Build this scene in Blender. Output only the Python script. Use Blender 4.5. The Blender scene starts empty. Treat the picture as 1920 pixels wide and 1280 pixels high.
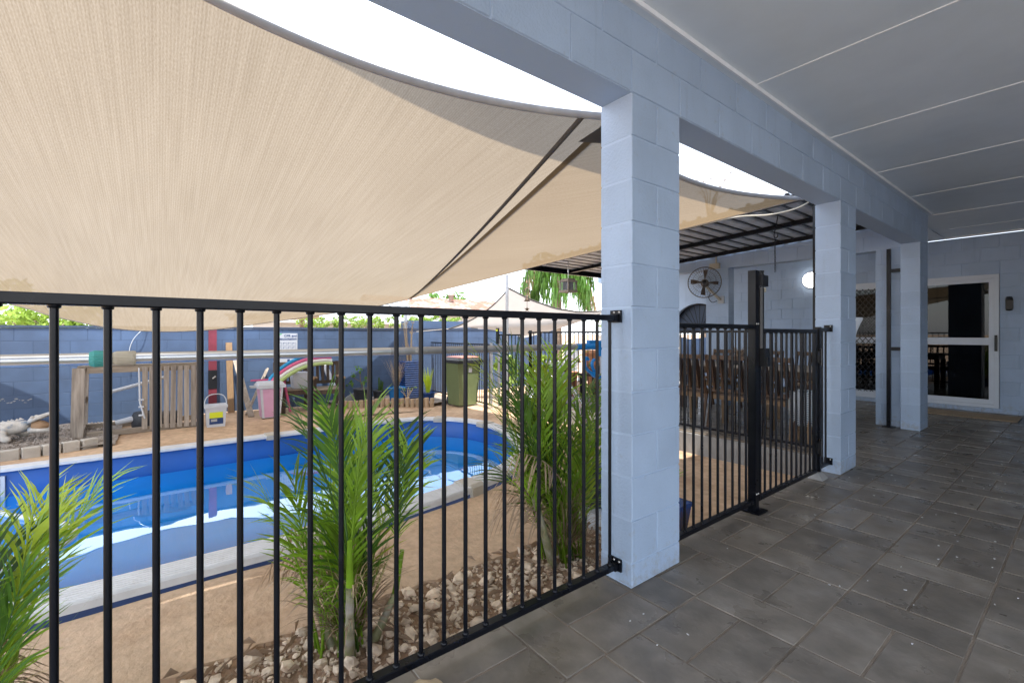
import bpy, bmesh, math, random
from mathutils import Vector, Matrix, Quaternion
PI = math.pi
S = bpy.context.scene
COL = S.collection
rnd = random.Random(7)

# ------------------------------------------------------------------ camera
HEAD = math.atan2(1099, 852)
cam_d = bpy.data.cameras.new('camera')
cam = bpy.data.objects.new('camera', cam_d); COL.objects.link(cam)
cam.location = (0, 0, 1.187)
cam.rotation_euler = (PI/2, 0, HEAD)
cam_d.sensor_width = 36.0
cam_d.lens = 852/1920*36.0
cam_d.shift_y = -14/1920
cam_d.clip_start = 0.02
cam_d.clip_end = 2000
S.camera = cam
# ------------------------------------------------------------------ sky, sun, exposure
SUN_EL = math.radians(71)
SUN_DIR = Vector((0.95, -0.30, 0)).normalized()          # where the sun stands, on the ground plane
W = bpy.data.worlds.new('World'); S.world = W; W.use_nodes = True
wn = W.node_tree.nodes; wl = W.node_tree.links; wn.clear()
w_out = wn.new('ShaderNodeOutputWorld'); w_bg = wn.new('ShaderNodeBackground')
w_sky = wn.new('ShaderNodeTexSky'); w_sky.sky_type = 'NISHITA'; w_sky.sun_disc = False
w_sky.sun_elevation = SUN_EL
w_sky.sun_rotation = math.atan2(SUN_DIR.x, SUN_DIR.y)
w_sky.air_density = 1.0; w_sky.dust_density = 2.0; w_sky.ozone_density = 1.0
w_tc = wn.new('ShaderNodeTexCoord'); w_nz = wn.new('ShaderNodeTexNoise')
w_nz.inputs['Scale'].default_value = 2.6; w_nz.inputs['Detail'].default_value = 7
w_rmp = wn.new('ShaderNodeMapRange')
w_rmp.inputs['From Min'].default_value = 0.34; w_rmp.inputs['From Max'].default_value = 0.66
w_rmp.inputs['To Min'].default_value = 0.25; w_rmp.inputs['To Max'].default_value = 0.9
w_mix = wn.new('ShaderNodeMix'); w_mix.data_type = 'RGBA'
w_mix.inputs[7].default_value = (6.6, 6.9, 7.4, 1)
wl.new(w_tc.outputs['Generated'], w_nz.inputs['Vector']); wl.new(w_nz.outputs['Fac'], w_rmp.inputs['Value'])
wl.new(w_rmp.outputs['Result'], w_mix.inputs[0]); wl.new(w_sky.outputs['Color'], w_mix.inputs[6])
wl.new(w_mix.outputs[2], w_bg.inputs['Color']); wl.new(w_bg.outputs['Background'], w_out.inputs['Surface'])
w_bg.inputs['Strength'].default_value = 0.15
sun_d = bpy.data.lights.new('sun', 'SUN'); sun_d.energy = 2.5; sun_d.angle = math.radians(0.53); sun_d.color = (1, 0.95, 0.87)
sun = bpy.data.objects.new('sun', sun_d); COL.objects.link(sun)
sun.rotation_euler = Vector((SUN_DIR.x*math.cos(SUN_EL), SUN_DIR.y*math.cos(SUN_EL), math.sin(SUN_EL))).to_track_quat('Z', 'Y').to_euler()
sun.location = (3, -3, 9)
S.view_settings.view_transform = 'Standard'; S.view_settings.look = 'None'
S.view_settings.exposure = 1.88; S.view_settings.gamma = 1.0; S.view_settings.use_curve_mapping = False
S.render.engine = 'CYCLES'
S.cycles.max_bounces = 7; S.cycles.diffuse_bounces = 4; S.cycles.transparent_max_bounces = 10
S.cycles.transmission_bounces = 6; S.cycles.glossy_bounces = 4
S.cycles.use_denoising = True
S.cycles.sample_clamp_indirect = 6.0

# ------------------------------------------------------------------ materials
MATS = {}
def srgb(r, g, b):
    c = lambda x: ((x/255+0.055)/1.055)**2.4 if x > 10 else x/255/12.92
    return (c(r), c(g), c(b))
def mat(key, color, rough=0.6, metal=0.0, var=0.0, nscale=8.0, bump=0.0, bscale=60.0, spec=0.5, objvar=0.0,
        col2=None, n2=3.0, lo=0.45, hi=0.62, transl=0.0, stretch=None, emit=0.0, rvar=0.0, coat=0.0, bdist=0.01, detail=6.0, col3=None, n3=1.0, lo3=.5, hi3=.7, st3=None):
    """Principled material: base colour modulated by noise, optional patches of a second colour, noise bump, per-object variation."""
    if key in MATS: return MATS[key]
    m = bpy.data.materials.new(key); m.use_nodes = True
    N = m.node_tree.nodes; L = m.node_tree.links; N.clear()
    out = N.new('ShaderNodeOutputMaterial'); p = N.new('ShaderNodeBsdfPrincipled')
    p.inputs['Roughness'].default_value = rough; p.inputs['Metallic'].default_value = metal
    p.inputs['Specular IOR Level'].default_value = spec
    if coat: p.inputs['Coat Weight'].default_value = coat; p.inputs['Coat Roughness'].default_value = 0.15
    geo = N.new('ShaderNodeNewGeometry'); vec = geo.outputs['Position']
    if stretch:
        tc = N.new('ShaderNodeTexCoord'); mp = N.new('ShaderNodeMapping'); mp.inputs['Scale'].default_value = stretch
        L.new(tc.outputs['Object'], mp.inputs['Vector']); vec = mp.outputs['Vector']
    rgb = N.new('ShaderNodeRGB'); rgb.outputs[0].default_value = (*color, 1)
    cur = rgb.outputs[0]
    if col2:
        n = N.new('ShaderNodeTexNoise'); n.inputs['Scale'].default_value = n2; n.inputs['Detail'].default_value = detail
        n.inputs['Roughness'].default_value = 0.62
        L.new(vec, n.inputs['Vector'])
        mr = N.new('ShaderNodeMapRange'); mr.inputs['From Min'].default_value = lo; mr.inputs['From Max'].default_value = hi
        L.new(n.outputs['Fac'], mr.inputs['Value'])
        mx = N.new('ShaderNodeMix'); mx.data_type = 'RGBA'; L.new(mr.outputs['Result'], mx.inputs[0])
        L.new(cur, mx.inputs[6]); mx.inputs[7].default_value = (*col2, 1); cur = mx.outputs[2]
    if col3:
        v3 = geo.outputs['Position']
        if st3:
            mp3 = N.new('ShaderNodeMapping'); mp3.inputs['Scale'].default_value = st3; L.new(v3, mp3.inputs['Vector']); v3 = mp3.outputs['Vector']
        n = N.new('ShaderNodeTexNoise'); n.inputs['Scale'].default_value = n3; n.inputs['Detail'].default_value = 8; n.inputs['Roughness'].default_value = .68
        L.new(v3, n.inputs['Vector'])
        mr = N.new('ShaderNodeMapRange'); mr.inputs['From Min'].default_value = lo3; mr.inputs['From Max'].default_value = hi3
        L.new(n.outputs['Fac'], mr.inputs['Value'])
        mx = N.new('ShaderNodeMix'); mx.data_type = 'RGBA'; L.new(mr.outputs['Result'], mx.inputs[0])
        L.new(cur, mx.inputs[6]); mx.inputs[7].default_value = (*col3, 1); cur = mx.outputs[2]
    if var or objvar:
        hsv = N.new('ShaderNodeHueSaturation'); L.new(cur, hsv.inputs['Color'])
        val = None
        if var:
            n = N.new('ShaderNodeTexNoise'); n.inputs['Scale'].default_value = nscale; n.inputs['Detail'].default_value = 5
            L.new(vec, n.inputs['Vector'])
            mr = N.new('ShaderNodeMapRange'); mr.inputs['From Min'].default_value = 0.25; mr.inputs['From Max'].default_value = 0.75
            mr.inputs['To Min'].default_value = 1-var; mr.inputs['To Max'].default_value = 1+var
            L.new(n.outputs['Fac'], mr.inputs['Value']); val = mr.outputs['Result']
        if objvar:
            oi = N.new('ShaderNodeObjectInfo'); mr = N.new('ShaderNodeMapRange')
            mr.inputs['To Min'].default_value = 1-objvar; mr.inputs['To Max'].default_value = 1+objvar
            L.new(oi.outputs['Random'], mr.inputs['Value'])
            if val is None: val = mr.outputs['Result']
            else:
                mu = N.new('ShaderNodeMath'); mu.operation = 'MULTIPLY'; L.new(val, mu.inputs[0]); L.new(mr.outputs['Result'], mu.inputs[1]); val = mu.outputs[0]
        L.new(val, hsv.inputs['Value']); cur = hsv.outputs['Color']
    L.new(cur, p.inputs['Base Color'])
    if rvar:
        n = N.new('ShaderNodeTexNoise'); n.inputs['Scale'].default_value = 5; n.inputs['Detail'].default_value = 6
        L.new(vec, n.inputs['Vector']); mr = N.new('ShaderNodeMapRange'); mr.inputs['From Min'].default_value = .3; mr.inputs['From Max'].default_value = .7
        mr.inputs['To Min'].default_value = max(0, rough-rvar); mr.inputs['To Max'].default_value = min(1, rough+rvar)
        L.new(n.outputs['Fac'], mr.inputs['Value']); L.new(mr.outputs['Result'], p.inputs['Roughness'])
    if bump:
        n = N.new('ShaderNodeTexNoise'); n.inputs['Scale'].default_value = bscale; n.inputs['Detail'].default_value = 4
        L.new(vec, n.inputs['Vector']); b = N.new('ShaderNodeBump'); b.inputs['Strength'].default_value = bump; b.inputs['Distance'].default_value = bdist
        L.new(n.outputs['Fac'], b.inputs['Height']); L.new(b.outputs['Normal'], p.inputs['Normal'])
    if emit:
        L.new(cur, p.inputs['Emission Color']); p.inputs['Emission Strength'].default_value = emit
    sh = p.outputs['BSDF']
    if transl:
        t = N.new('ShaderNodeBsdfTranslucent'); L.new(cur, t.inputs['Color'])
        ms = N.new('ShaderNodeMixShader'); ms.inputs[0].default_value = transl
        L.new(sh, ms.inputs[1]); L.new(t.outputs[0], ms.inputs[2]); sh = ms.outputs[0]
    L.new(sh, out.inputs['Surface'])
    MATS[key] = m
    return m

def wood(key, color, col2, axis, rough=0.75):
    st = [26, 26, 26]; st[axis] = 2.2
    return mat(key, color, rough, var=0.22, nscale=1.0, col2=col2, n2=0.9, lo=0.42, hi=0.66, stretch=tuple(st), bump=0.35, bscale=1.6, objvar=0.14, bdist=0.004)

BLUE = mat('light_blue_paint', (0.345, 0.445, 0.595), 0.5, var=0.07, nscale=3, bump=0.6, bscale=80, objvar=0.05, bdist=0.005, col3=(0.27, 0.345, 0.46), n3=1.0, lo3=.56, hi3=.85, st3=(16, 16, 1.3), col2=(0.315, 0.405, 0.545), n2=1.6, lo=.5, hi=.75)
def splash(m):
    N = m.node_tree.nodes; L = m.node_tree.links; p = [n for n in N if n.type == 'BSDF_PRINCIPLED'][0]
    src = p.inputs['Base Color'].links[0].from_socket
    geo = N.new('ShaderNodeNewGeometry'); sp = N.new('ShaderNodeSeparateXYZ'); L.new(geo.outputs['Position'], sp.inputs[0])
    n = N.new('ShaderNodeTexNoise'); n.inputs['Scale'].default_value = 22; n.inputs['Detail'].default_value = 8; n.inputs['Roughness'].default_value = .7; L.new(geo.outputs['Position'], n.inputs['Vector'])
    hz = N.new('ShaderNodeMapRange'); hz.inputs['From Min'].default_value = 0; hz.inputs['From Max'].default_value = .22; hz.inputs['To Min'].default_value = .20; hz.inputs['To Max'].default_value = 0; L.new(sp.outputs[2], hz.inputs['Value'])
    ad = N.new('ShaderNodeMath'); ad.operation = 'ADD'; L.new(n.outputs['Fac'], ad.inputs[0]); L.new(hz.outputs['Result'], ad.inputs[1])
    mr = N.new('ShaderNodeMapRange'); mr.inputs['From Min'].default_value = .60; mr.inputs['From Max'].default_value = .80; mr.inputs['To Max'].default_value = .55; L.new(ad.outputs[0], mr.inputs['Value'])
    mx = N.new('ShaderNodeMix'); mx.data_type = 'RGBA'; L.new(mr.outputs['Result'], mx.inputs[0]); L.new(src, mx.inputs[6]); mx.inputs[7].default_value = (.27, .25, .23, 1)
    L.new(mx.outputs[2], p.inputs['Base Color'])
splash(BLUE)
BLUEJ = mat('light_blue_joint', (0.385, 0.49, 0.64), 0.55, bump=0.3, bscale=120, bdist=0.003)  # joint colour lighter than the blocks, imitating the light that joints catch
NAVY = mat('slate_blue_paint', (0.057, 0.099, 0.185), 0.6, var=0.12, nscale=4, bump=0.3, bscale=110, objvar=0.06, bdist=0.004, col2=(0.047, 0.080, 0.150), n2=.9)
NAVYJ = mat('slate_blue_joint', (0.044, 0.076, 0.142), 0.7, bump=0.2, bscale=120)
NAVYCAP = mat('slate_blue_cap', (0.032, 0.052, 0.095), 0.5, var=0.1)
CEIL = mat('ceiling_paint', (0.70, 0.78, 0.86), 0.42, col2=(0.64, 0.72, 0.80), n2=1.1, lo=.45, hi=.75, var=0.025, nscale=6, bump=0.04, bscale=40, bdist=0.002, objvar=0.015)
CEILJ = mat('ceiling_strip', (0.80, 0.84, 0.88), 0.4)
BLACK = mat('black_powder_coat', (0.0032, 0.0042, 0.0075), 0.33, var=0.3, nscale=30, bump=0.05, bscale=200, bdist=0.001, rvar=.08, col2=(0.012, .014, .018), n2=9, lo=.62, hi=.8, spec=.26)
BLACKP = mat('black_plastic', (0.006, 0.007, 0.010), 0.38, var=0.2)
PAVER = mat('grey_paver', (0.160, 0.140, 0.116), 0.36, var=0.30, nscale=9, bump=0.28, bscale=38, objvar=0.19, rvar=.16, col2=(0.21, 0.190, 0.165), n2=2.6, lo=.44, hi=.70, bdist=0.005, col3=(0.080, 0.062, 0.047), n3=.9, lo3=.60, hi3=.95)
GROUT = mat('sandy_grout', (0.20, 0.165, 0.13), 0.9, var=0.45, nscale=5, bump=0.5, bscale=200)
CONC = mat('grey_concrete', (0.27, 0.27, 0.27), 0.85, var=0.15, nscale=9, bump=0.3, bscale=90)
SAND = mat('sandy_ground', (0.56, 0.40, 0.265), 0.95, var=0.22, nscale=14, col2=(0.41, 0.275, 0.175), n2=1.3, bump=0.55, bscale=38, bdist=0.012)
PATHC = mat('weathered_concrete', (0.58, 0.425, 0.295), 0.93, var=0.16, nscale=22, col2=(0.45, 0.305, 0.195), n2=1.7, lo=.5, hi=.72, bump=0.7, bscale=42, bdist=0.01)
SOIL = mat('bed_soil', (0.30, 0.20, 0.13), 0.95, var=0.35, nscale=30, bump=0.8, bscale=60, bdist=0.015)
STONE = mat('pale_stone', (0.80, 0.66, 0.51), 0.85, var=0.22, nscale=28, objvar=0.22, col2=(0.46, 0.32, 0.22), n2=16, lo=.55, hi=.78, bump=0.3, bscale=70)
WHITE = mat('white_powder_coat', (0.58, 0.63, 0.70), 0.35, var=0.03)
COPE = mat('white_coping', (0.62, 0.64, 0.67), 0.5, var=0.10, nscale=10, col2=(0.45, 0.43, 0.40), n2=7, lo=.62, hi=.8)
COPECAP = mat('cream_coping_cap', (0.46, 0.43, 0.37), 0.5, var=0.1, nscale=10)
LINER = mat('blue_liner', (0.0, 0.36, 0.80), 0.5, var=0.12, nscale=1.5)
BAND = mat('navy_liner_band', (0.004, 0.10, 0.42), 0.45, var=0.25, nscale=2.0)
PWALL = mat('pool_outer_wall', (0.03, 0.06, 0.17), 0.5, var=0.2)
STEEL = mat('brushed_aluminium', (0.60, 0.63, 0.67), 0.30, metal=0.75, var=0.08, nscale=6)
STEELD = mat('weathered_aluminium', (0.36, 0.37, 0.39), 0.45, metal=0.4, var=0.2, col2=(0.72, 0.72, 0.72), n2=26, lo=.66, hi=.7)
CHROME = mat('stainless', (0.72, 0.73, 0.75), 0.16, metal=1.0)
LEAF = mat('palm_leaf', (0.25, 0.42, 0.030), 0.42, var=0.35, nscale=9, objvar=0.35, transl=0.42)
LEAFD = mat('palm_leaf_dark', (0.075, 0.17, 0.020), 0.4, var=0.3, nscale=9, objvar=0.3, transl=0.3)
LEAFY = mat('palm_leaf_yellow', (0.44, 0.55, 0.035), 0.42, var=0.25, nscale=9, objvar=0.25, transl=0.35)
CANE = mat('palm_cane', (0.26, 0.26, 0.13), 0.6, var=0.35, nscale=20, col2=(0.33, 0.30, 0.26), n2=8)
DRY = mat('dry_leaf', (0.40, 0.29, 0.20), 0.85, var=0.3, nscale=14, objvar=0.3, transl=0.15)
DRYG = mat('dry_grass', (0.56, 0.43, 0.27), 0.85, var=0.3, nscale=20, objvar=0.25, transl=0.15)
BUSH = mat('bush_leaf', (0.10, 0.22, 0.035), 0.5, var=0.45, nscale=5, transl=0.3)
BUSHL = mat('bright_bush_leaf', (0.24, 0.36, 0.05), 0.5, var=0.4, nscale=6, transl=0.3)
BARK = mat('bark', (0.20, 0.15, 0.11), 0.9, var=0.4, nscale=14, bump=0.6, bscale=30)
TIMG = wood('grey_timber', (0.36, 0.31, 0.26), (0.20, 0.165, 0.135), 2)
TIMGY = wood('grey_timber_lengthwise', (0.29, 0.24, 0.185), (0.17, 0.135, 0.10), 1)
TIMB = wood('brown_timber', (0.085, 0.045, 0.025), (0.05, 0.027, 0.016), 2, 0.5)
TIMBX = wood('brown_timber_crosswise', (0.12, 0.070, 0.04), (0.075, 0.042, 0.024), 0, 0.5)
TIMT = wood('tan_timber', (0.29, 0.19, 0.105), (0.19, 0.12, 0.07), 2, 0.55)
DARKW = wood('dark_stained_timber', (0.085, 0.058, 0.04), (0.05, 0.035, 0.026), 2, 0.6)
LOG = wood('treated_log', (0.46, 0.35, 0.23), (0.30, 0.21, 0.14), 2, 0.85)
RED = mat('maroon_paint', (0.17, 0.025, 0.045), 0.55, var=0.2)
PINK = mat('pink_plastic', (0.62, 0.35, 0.50), 0.5, var=0.06)
PINKD = mat('deep_pink_plastic', (0.52, 0.07, 0.19), 0.45, var=0.1)
PLW = mat('white_plastic', (0.55, 0.58, 0.63), 0.45, var=0.05)
PLG = mat('grey_plastic', (0.38, 0.40, 0.42), 0.5, var=0.12)
PLB = mat('blue_plastic', (0.01, 0.22, 0.62), 0.35, var=0.08)
GLAZE = mat('blue_glaze', (0.006, 0.045, 0.19), 0.15, var=0.35, nscale=12)
GLAZEL = mat('light_blue_glaze', (0.02, 0.20, 0.55), 0.2, var=0.2, nscale=12)
POTD = mat('dark_pot', (0.035, 0.04, 0.05), 0.5, var=0.2)
TERRA = mat('terracotta', (0.38, 0.17, 0.085), 0.8, var=0.25, nscale=12)
BING = mat('olive_bin', (0.14, 0.18, 0.085), 0.42, var=0.08)
BINL = mat('dark_lid', (0.03, 0.032, 0.035), 0.35)
BINR = mat('red_lid', (0.42, 0.17, 0.13), 0.5, var=0.15)
FOAMB = mat('blue_foam', (0.02, 0.30, 0.60), 0.7); FOAMP = mat('pink_foam', (0.62, 0.13, 0.26), 0.7)
FOAMW = mat('white_foam', (0.72, 0.70, 0.70), 0.7); FOAMG = mat('green_foam', (0.42, 0.55, 0.22), 0.7)
YEL = mat('yellow_print', (0.65, 0.72, 0.03), 0.5); BLUP = mat('blue_print', (0.015, 0.05, 0.17), 0.5); GRNP = mat('green_print', (0.05, 0.32, 0.12), 0.5)
GREENC = mat('green_coupling', (0.045, 0.28, 0.26), 0.45, var=0.2, nscale=15)
BEIGEC = mat('beige_coupling', (0.40, 0.36, 0.28), 0.5, var=0.2, nscale=15)
CROC = mat('croc_concrete', (0.50, 0.47, 0.43), 0.85, var=0.3, nscale=16, col2=(0.22, 0.28, 0.36), n2=9, lo=.52, hi=.66, bump=0.5, bscale=50)
CROCM = mat('croc_mouth', (0.34, 0.21, 0.12), 0.85, var=0.3)
EDGEB = mat('edging_block', (0.46, 0.43, 0.38), 0.9, var=0.15, nscale=10, objvar=0.12, bump=0.3, bscale=60)
GRAVEL = mat('grey_gravel', (0.30, 0.26, 0.225), 0.95, var=0.45, nscale=45, bump=0.9, bscale=55, bdist=0.02)
ROOFU = mat('metal_sheet_underside', (0.60, 0.65, 0.72), 0.42, metal=0.0, var=0.25, nscale=6)
ROOFT = mat('grey_roof_top', (0.34, 0.36, 0.38), 0.5)
RUST = mat('rusty_roof', (0.22, 0.105, 0.07), 0.8, var=0.25, nscale=3, col2=(0.30, 0.25, 0.22), n2=1.4)
HWHITE = mat('white_weatherboard', (0.40, 0.41, 0.42), 0.6, var=0.04)
HROOF = mat('pale_roof', (0.30, 0.315, 0.33), 0.5, var=0.08)
GREYW = mat('grey_render', (0.50, 0.49, 0.47), 0.85, var=0.12)
BRASS = mat('dark_bronze', (0.10, 0.07, 0.045), 0.4, metal=0.5)
CREAMP = mat('cream_plastic', (0.46, 0.42, 0.34), 0.45)
FANB = mat('brown_fan_blade', (0.07, 0.045, 0.03), 0.35)
WIRE = mat('wire', (0.14, 0.13, 0.12), 0.4, metal=0.6)
COIR = mat('coir_mat', (0.33, 0.24, 0.15), 0.95, var=0.3, nscale=60, bump=0.9, bscale=220)
ROCKL = mat('tan_rock', (0.50, 0.39, 0.25), 0.9, var=0.25, nscale=20, bump=0.9, bscale=40, bdist=0.02)
PATT = None
LAMP = mat('lit_lamp', (1.0, 0.97, 0.93), 0.5, emit=3.0)
LAMP2 = mat('lit_room_lamp', (1.0, 0.97, 0.93), 0.5, emit=3.0)
ROOM = mat('dim_room', (0.10, 0.10, 0.11), 0.8)
CURT = mat('dark_curtain', (0.03, 0.03, 0.035), 0.9)
SCREW = mat('galvanised', (0.55, 0.54, 0.52), 0.35, metal=0.9)
ROPE = mat('pale_rope', (0.60, 0.56, 0.50), 0.8)
WEB = mat('dark_webbing', (0.075, 0.068, 0.06), 0.8, var=0.2)
HEM = mat('grey_hem', (0.42, 0.40, 0.38), 0.8, var=0.15, nscale=10, transl=.15)
SAIL2 = mat('pale_sailcloth', (0.55, 0.50, 0.45), 0.85, var=0.08, nscale=3, transl=0.45)

def sail_mat(key, c1, c2, ax):
    m = bpy.data.materials.new(key); m.use_nodes = True
    N = m.node_tree.nodes; L = m.node_tree.links; N.clear()
    out = N.new('ShaderNodeOutputMaterial')
    tc = N.new('ShaderNodeTexCoord'); mp = N.new('ShaderNodeMapping')
    mp.inputs['Rotation'].default_value = (0, 0, ax)
    L.new(tc.outputs['Object'], mp.inputs['Vector'])
    def noise(scale, sx, sy, det):
        m2 = N.new('ShaderNodeMapping'); m2.inputs['Scale'].default_value = (sx, sy, 0)
        L.new(mp.outputs['Vector'], m2.inputs['Vector'])
        n = N.new('ShaderNodeTexNoise'); n.inputs['Scale'].default_value = scale; n.inputs['Detail'].default_value = det
        L.new(m2.outputs['Vector'], n.inputs['Vector']); return n.outputs['Fac']
    streak = noise(1, 1.4, 45, 5); fine = noise(1, 60, 260, 2); broad = noise(1, .5, .9, 3)
    wv = N.new('ShaderNodeTexWave'); wv.wave_type = 'BANDS'; wv.bands_direction = 'Y'
    wv.inputs['Scale'].default_value = 26; wv.inputs['Distortion'].default_value = 1.2; wv.inputs['Detail'].default_value = 2; wv.inputs['Detail Scale'].default_value = 2
    L.new(mp.outputs['Vector'], wv.inputs['Vector'])
    def add(a, b, wa, wb):
        x = N.new('ShaderNodeMath'); x.operation = 'MULTIPLY'; L.new(a, x.inputs[0]); x.inputs[1].default_value = wa
        y = N.new('ShaderNodeMath'); y.operation = 'MULTIPLY_ADD'; L.new(b, y.inputs[0]); y.inputs[1].default_value = wb; L.new(x.outputs[0], y.inputs[2]); return y.outputs[0]
    s = add(streak, fine, .30, .60); s = add(s, wv.outputs['Fac'], 1, .13); s = add(s, broad, 1, .18)
    mr = N.new('ShaderNodeMapRange'); mr.inputs['From Min'].default_value = .36; mr.inputs['From Max'].default_value = .78
    L.new(s, mr.inputs['Value'])
    mx = N.new('ShaderNodeMix'); mx.data_type = 'RGBA'; L.new(mr.outputs['Result'], mx.inputs[0])
    mx.inputs[6].default_value = (*c1, 1); mx.inputs[7].default_value = (*c2, 1)
    d = N.new('ShaderNodeBsdfDiffuse'); t = N.new('ShaderNodeBsdfTranslucent'); tr = N.new('ShaderNodeBsdfTransparent')
    L.new(mx.outputs[2], d.inputs['Color']); L.new(mx.outputs[2], t.inputs['Color'])
    a = N.new('ShaderNodeMixShader'); a.inputs[0].default_value = 0.62; L.new(d.outputs[0], a.inputs[1]); L.new(t.outputs[0], a.inputs[2])
    b = N.new('ShaderNodeMixShader'); b.inputs[0].default_value = 0.035; L.new(a.outputs[0], b.inputs[1]); L.new(tr.outputs[0], b.inputs[2])
    L.new(b.outputs[0], out.inputs['Surface']); MATS[key] = m; return m
SAIL = sail_mat('tan_shadecloth', (0.128, 0.093, 0.054), (0.232, 0.187, 0.133), 0.0)
SAILB = sail_mat('tan_shadecloth_second', (0.115, 0.078, 0.040), (0.20, 0.150, 0.095), math.radians(-35))

def water_mat():
    m = bpy.data.materials.new('pool_water'); m.use_nodes = True
    N = m.node_tree.nodes; L = m.node_tree.links; N.clear()
    out = N.new('ShaderNodeOutputMaterial'); tr = N.new('ShaderNodeBsdfTransparent'); tr.inputs['Color'].default_value = (0.80, 0.97, 1.0, 1)
    gl = N.new('ShaderNodeBsdfGlossy'); gl.inputs['Roughness'].default_value = 0.015; gl.inputs['Color'].default_value = (0.82, 0.92, 1.0, 1)
    lw = N.new('ShaderNodeLayerWeight'); lw.inputs['Blend'].default_value = 0.5
    pw = N.new('ShaderNodeMath'); pw.operation = 'POWER'; pw.inputs[1].default_value = 3.0; L.new(lw.outputs['Facing'], pw.inputs[0])
    fr = N.new('ShaderNodeMath'); fr.operation = 'MULTIPLY_ADD'; fr.inputs[1].default_value = 0.85; fr.inputs[2].default_value = 0.05; L.new(pw.outputs[0], fr.inputs[0])
    geo = N.new('ShaderNodeNewGeometry'); n = N.new('ShaderNodeTexNoise'); n.inputs['Scale'].default_value = 1.7; n.inputs['Detail'].default_value = 2
    L.new(geo.outputs['Position'], n.inputs['Vector'])
    b = N.new('ShaderNodeBump'); b.inputs['Strength'].default_value = 0.05; b.inputs['Distance'].default_value = 0.06; L.new(n.outputs['Fac'], b.inputs['Height'])
    L.new(b.outputs['Normal'], gl.inputs['Normal']); L.new(b.outputs['Normal'], lw.inputs['Normal'])
    mx = N.new('ShaderNodeMixShader'); L.new(fr.outputs[0], mx.inputs[0]); L.new(tr.outputs[0], mx.inputs[1]); L.new(gl.outputs[0], mx.inputs[2])
    L.new(mx.outputs[0], out.inputs['Surface']); return m
def glass_mat(key, tint, ior=1.5):
    m = bpy.data.materials.new(key); m.use_nodes = True
    N = m.node_tree.nodes; L = m.node_tree.links; N.clear()
    out = N.new('ShaderNodeOutputMaterial'); tr = N.new('ShaderNodeBsdfTransparent'); tr.inputs['Color'].default_value = (*tint, 1)
    gl = N.new('ShaderNodeBsdfGlossy'); gl.inputs['Roughness'].default_value = 0.01
    fr = N.new('ShaderNodeFresnel'); fr.inputs['IOR'].default_value = ior
    mx = N.new('ShaderNodeMixShader'); L.new(fr.outputs[0], mx.inputs[0]); L.new(tr.outputs[0], mx.inputs[1]); L.new(gl.outputs[0], mx.inputs[2])
    L.new(mx.outputs[0], out.inputs['Surface']); return m
WATER = water_mat(); GLASS = glass_mat('dark_door_glass', (0.20, 0.20, 0.21), 1.55)

def zigzag_mat():
    m = bpy.data.materials.new('zigzag_glaze'); m.use_nodes = True
    N = m.node_tree.nodes; L = m.node_tree.links; p = N['Principled BSDF']; p.inputs['Roughness'].default_value = 0.6
    tc = N.new('ShaderNodeTexCoord'); sp = N.new('ShaderNodeSeparateXYZ'); L.new(tc.outputs['Object'], sp.inputs[0])
    at = N.new('ShaderNodeMath'); at.operation = 'ARCTAN2'; L.new(sp.outputs[1], at.inputs[0]); L.new(sp.outputs[0], at.inputs[1])
    pp = N.new('ShaderNodeMath'); pp.operation = 'PINGPONG'; pp.inputs[1].default_value = 0.16; L.new(at.outputs[0], pp.inputs[0])
    ad = N.new('ShaderNodeMath'); ad.operation = 'MULTIPLY_ADD'; L.new(pp.outputs[0], ad.inputs[0]); ad.inputs[1].default_value = 0.16; L.new(sp.outputs[2], ad.inputs[2])
    mo = N.new('ShaderNodeMath'); mo.operation = 'PINGPONG'; mo.inputs[1].default_value = 0.012; L.new(ad.outputs[0], mo.inputs[0])
    gt = N.new('ShaderNodeMath'); gt.operation = 'GREATER_THAN'; gt.inputs[1].default_value = 0.006; L.new(mo.outputs[0], gt.inputs[0])
    mx = N.new('ShaderNodeMix'); mx.data_type = 'RGBA'; L.new(gt.outputs[0], mx.inputs[0]); mx.inputs[6].default_value = (.05, .10, .16, 1); mx.inputs[7].default_value = (.72, .75, .78, 1)
    L.new(mx.outputs[2], p.inputs['Base Color']); return m
ZIG = zigzag_mat()

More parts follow.
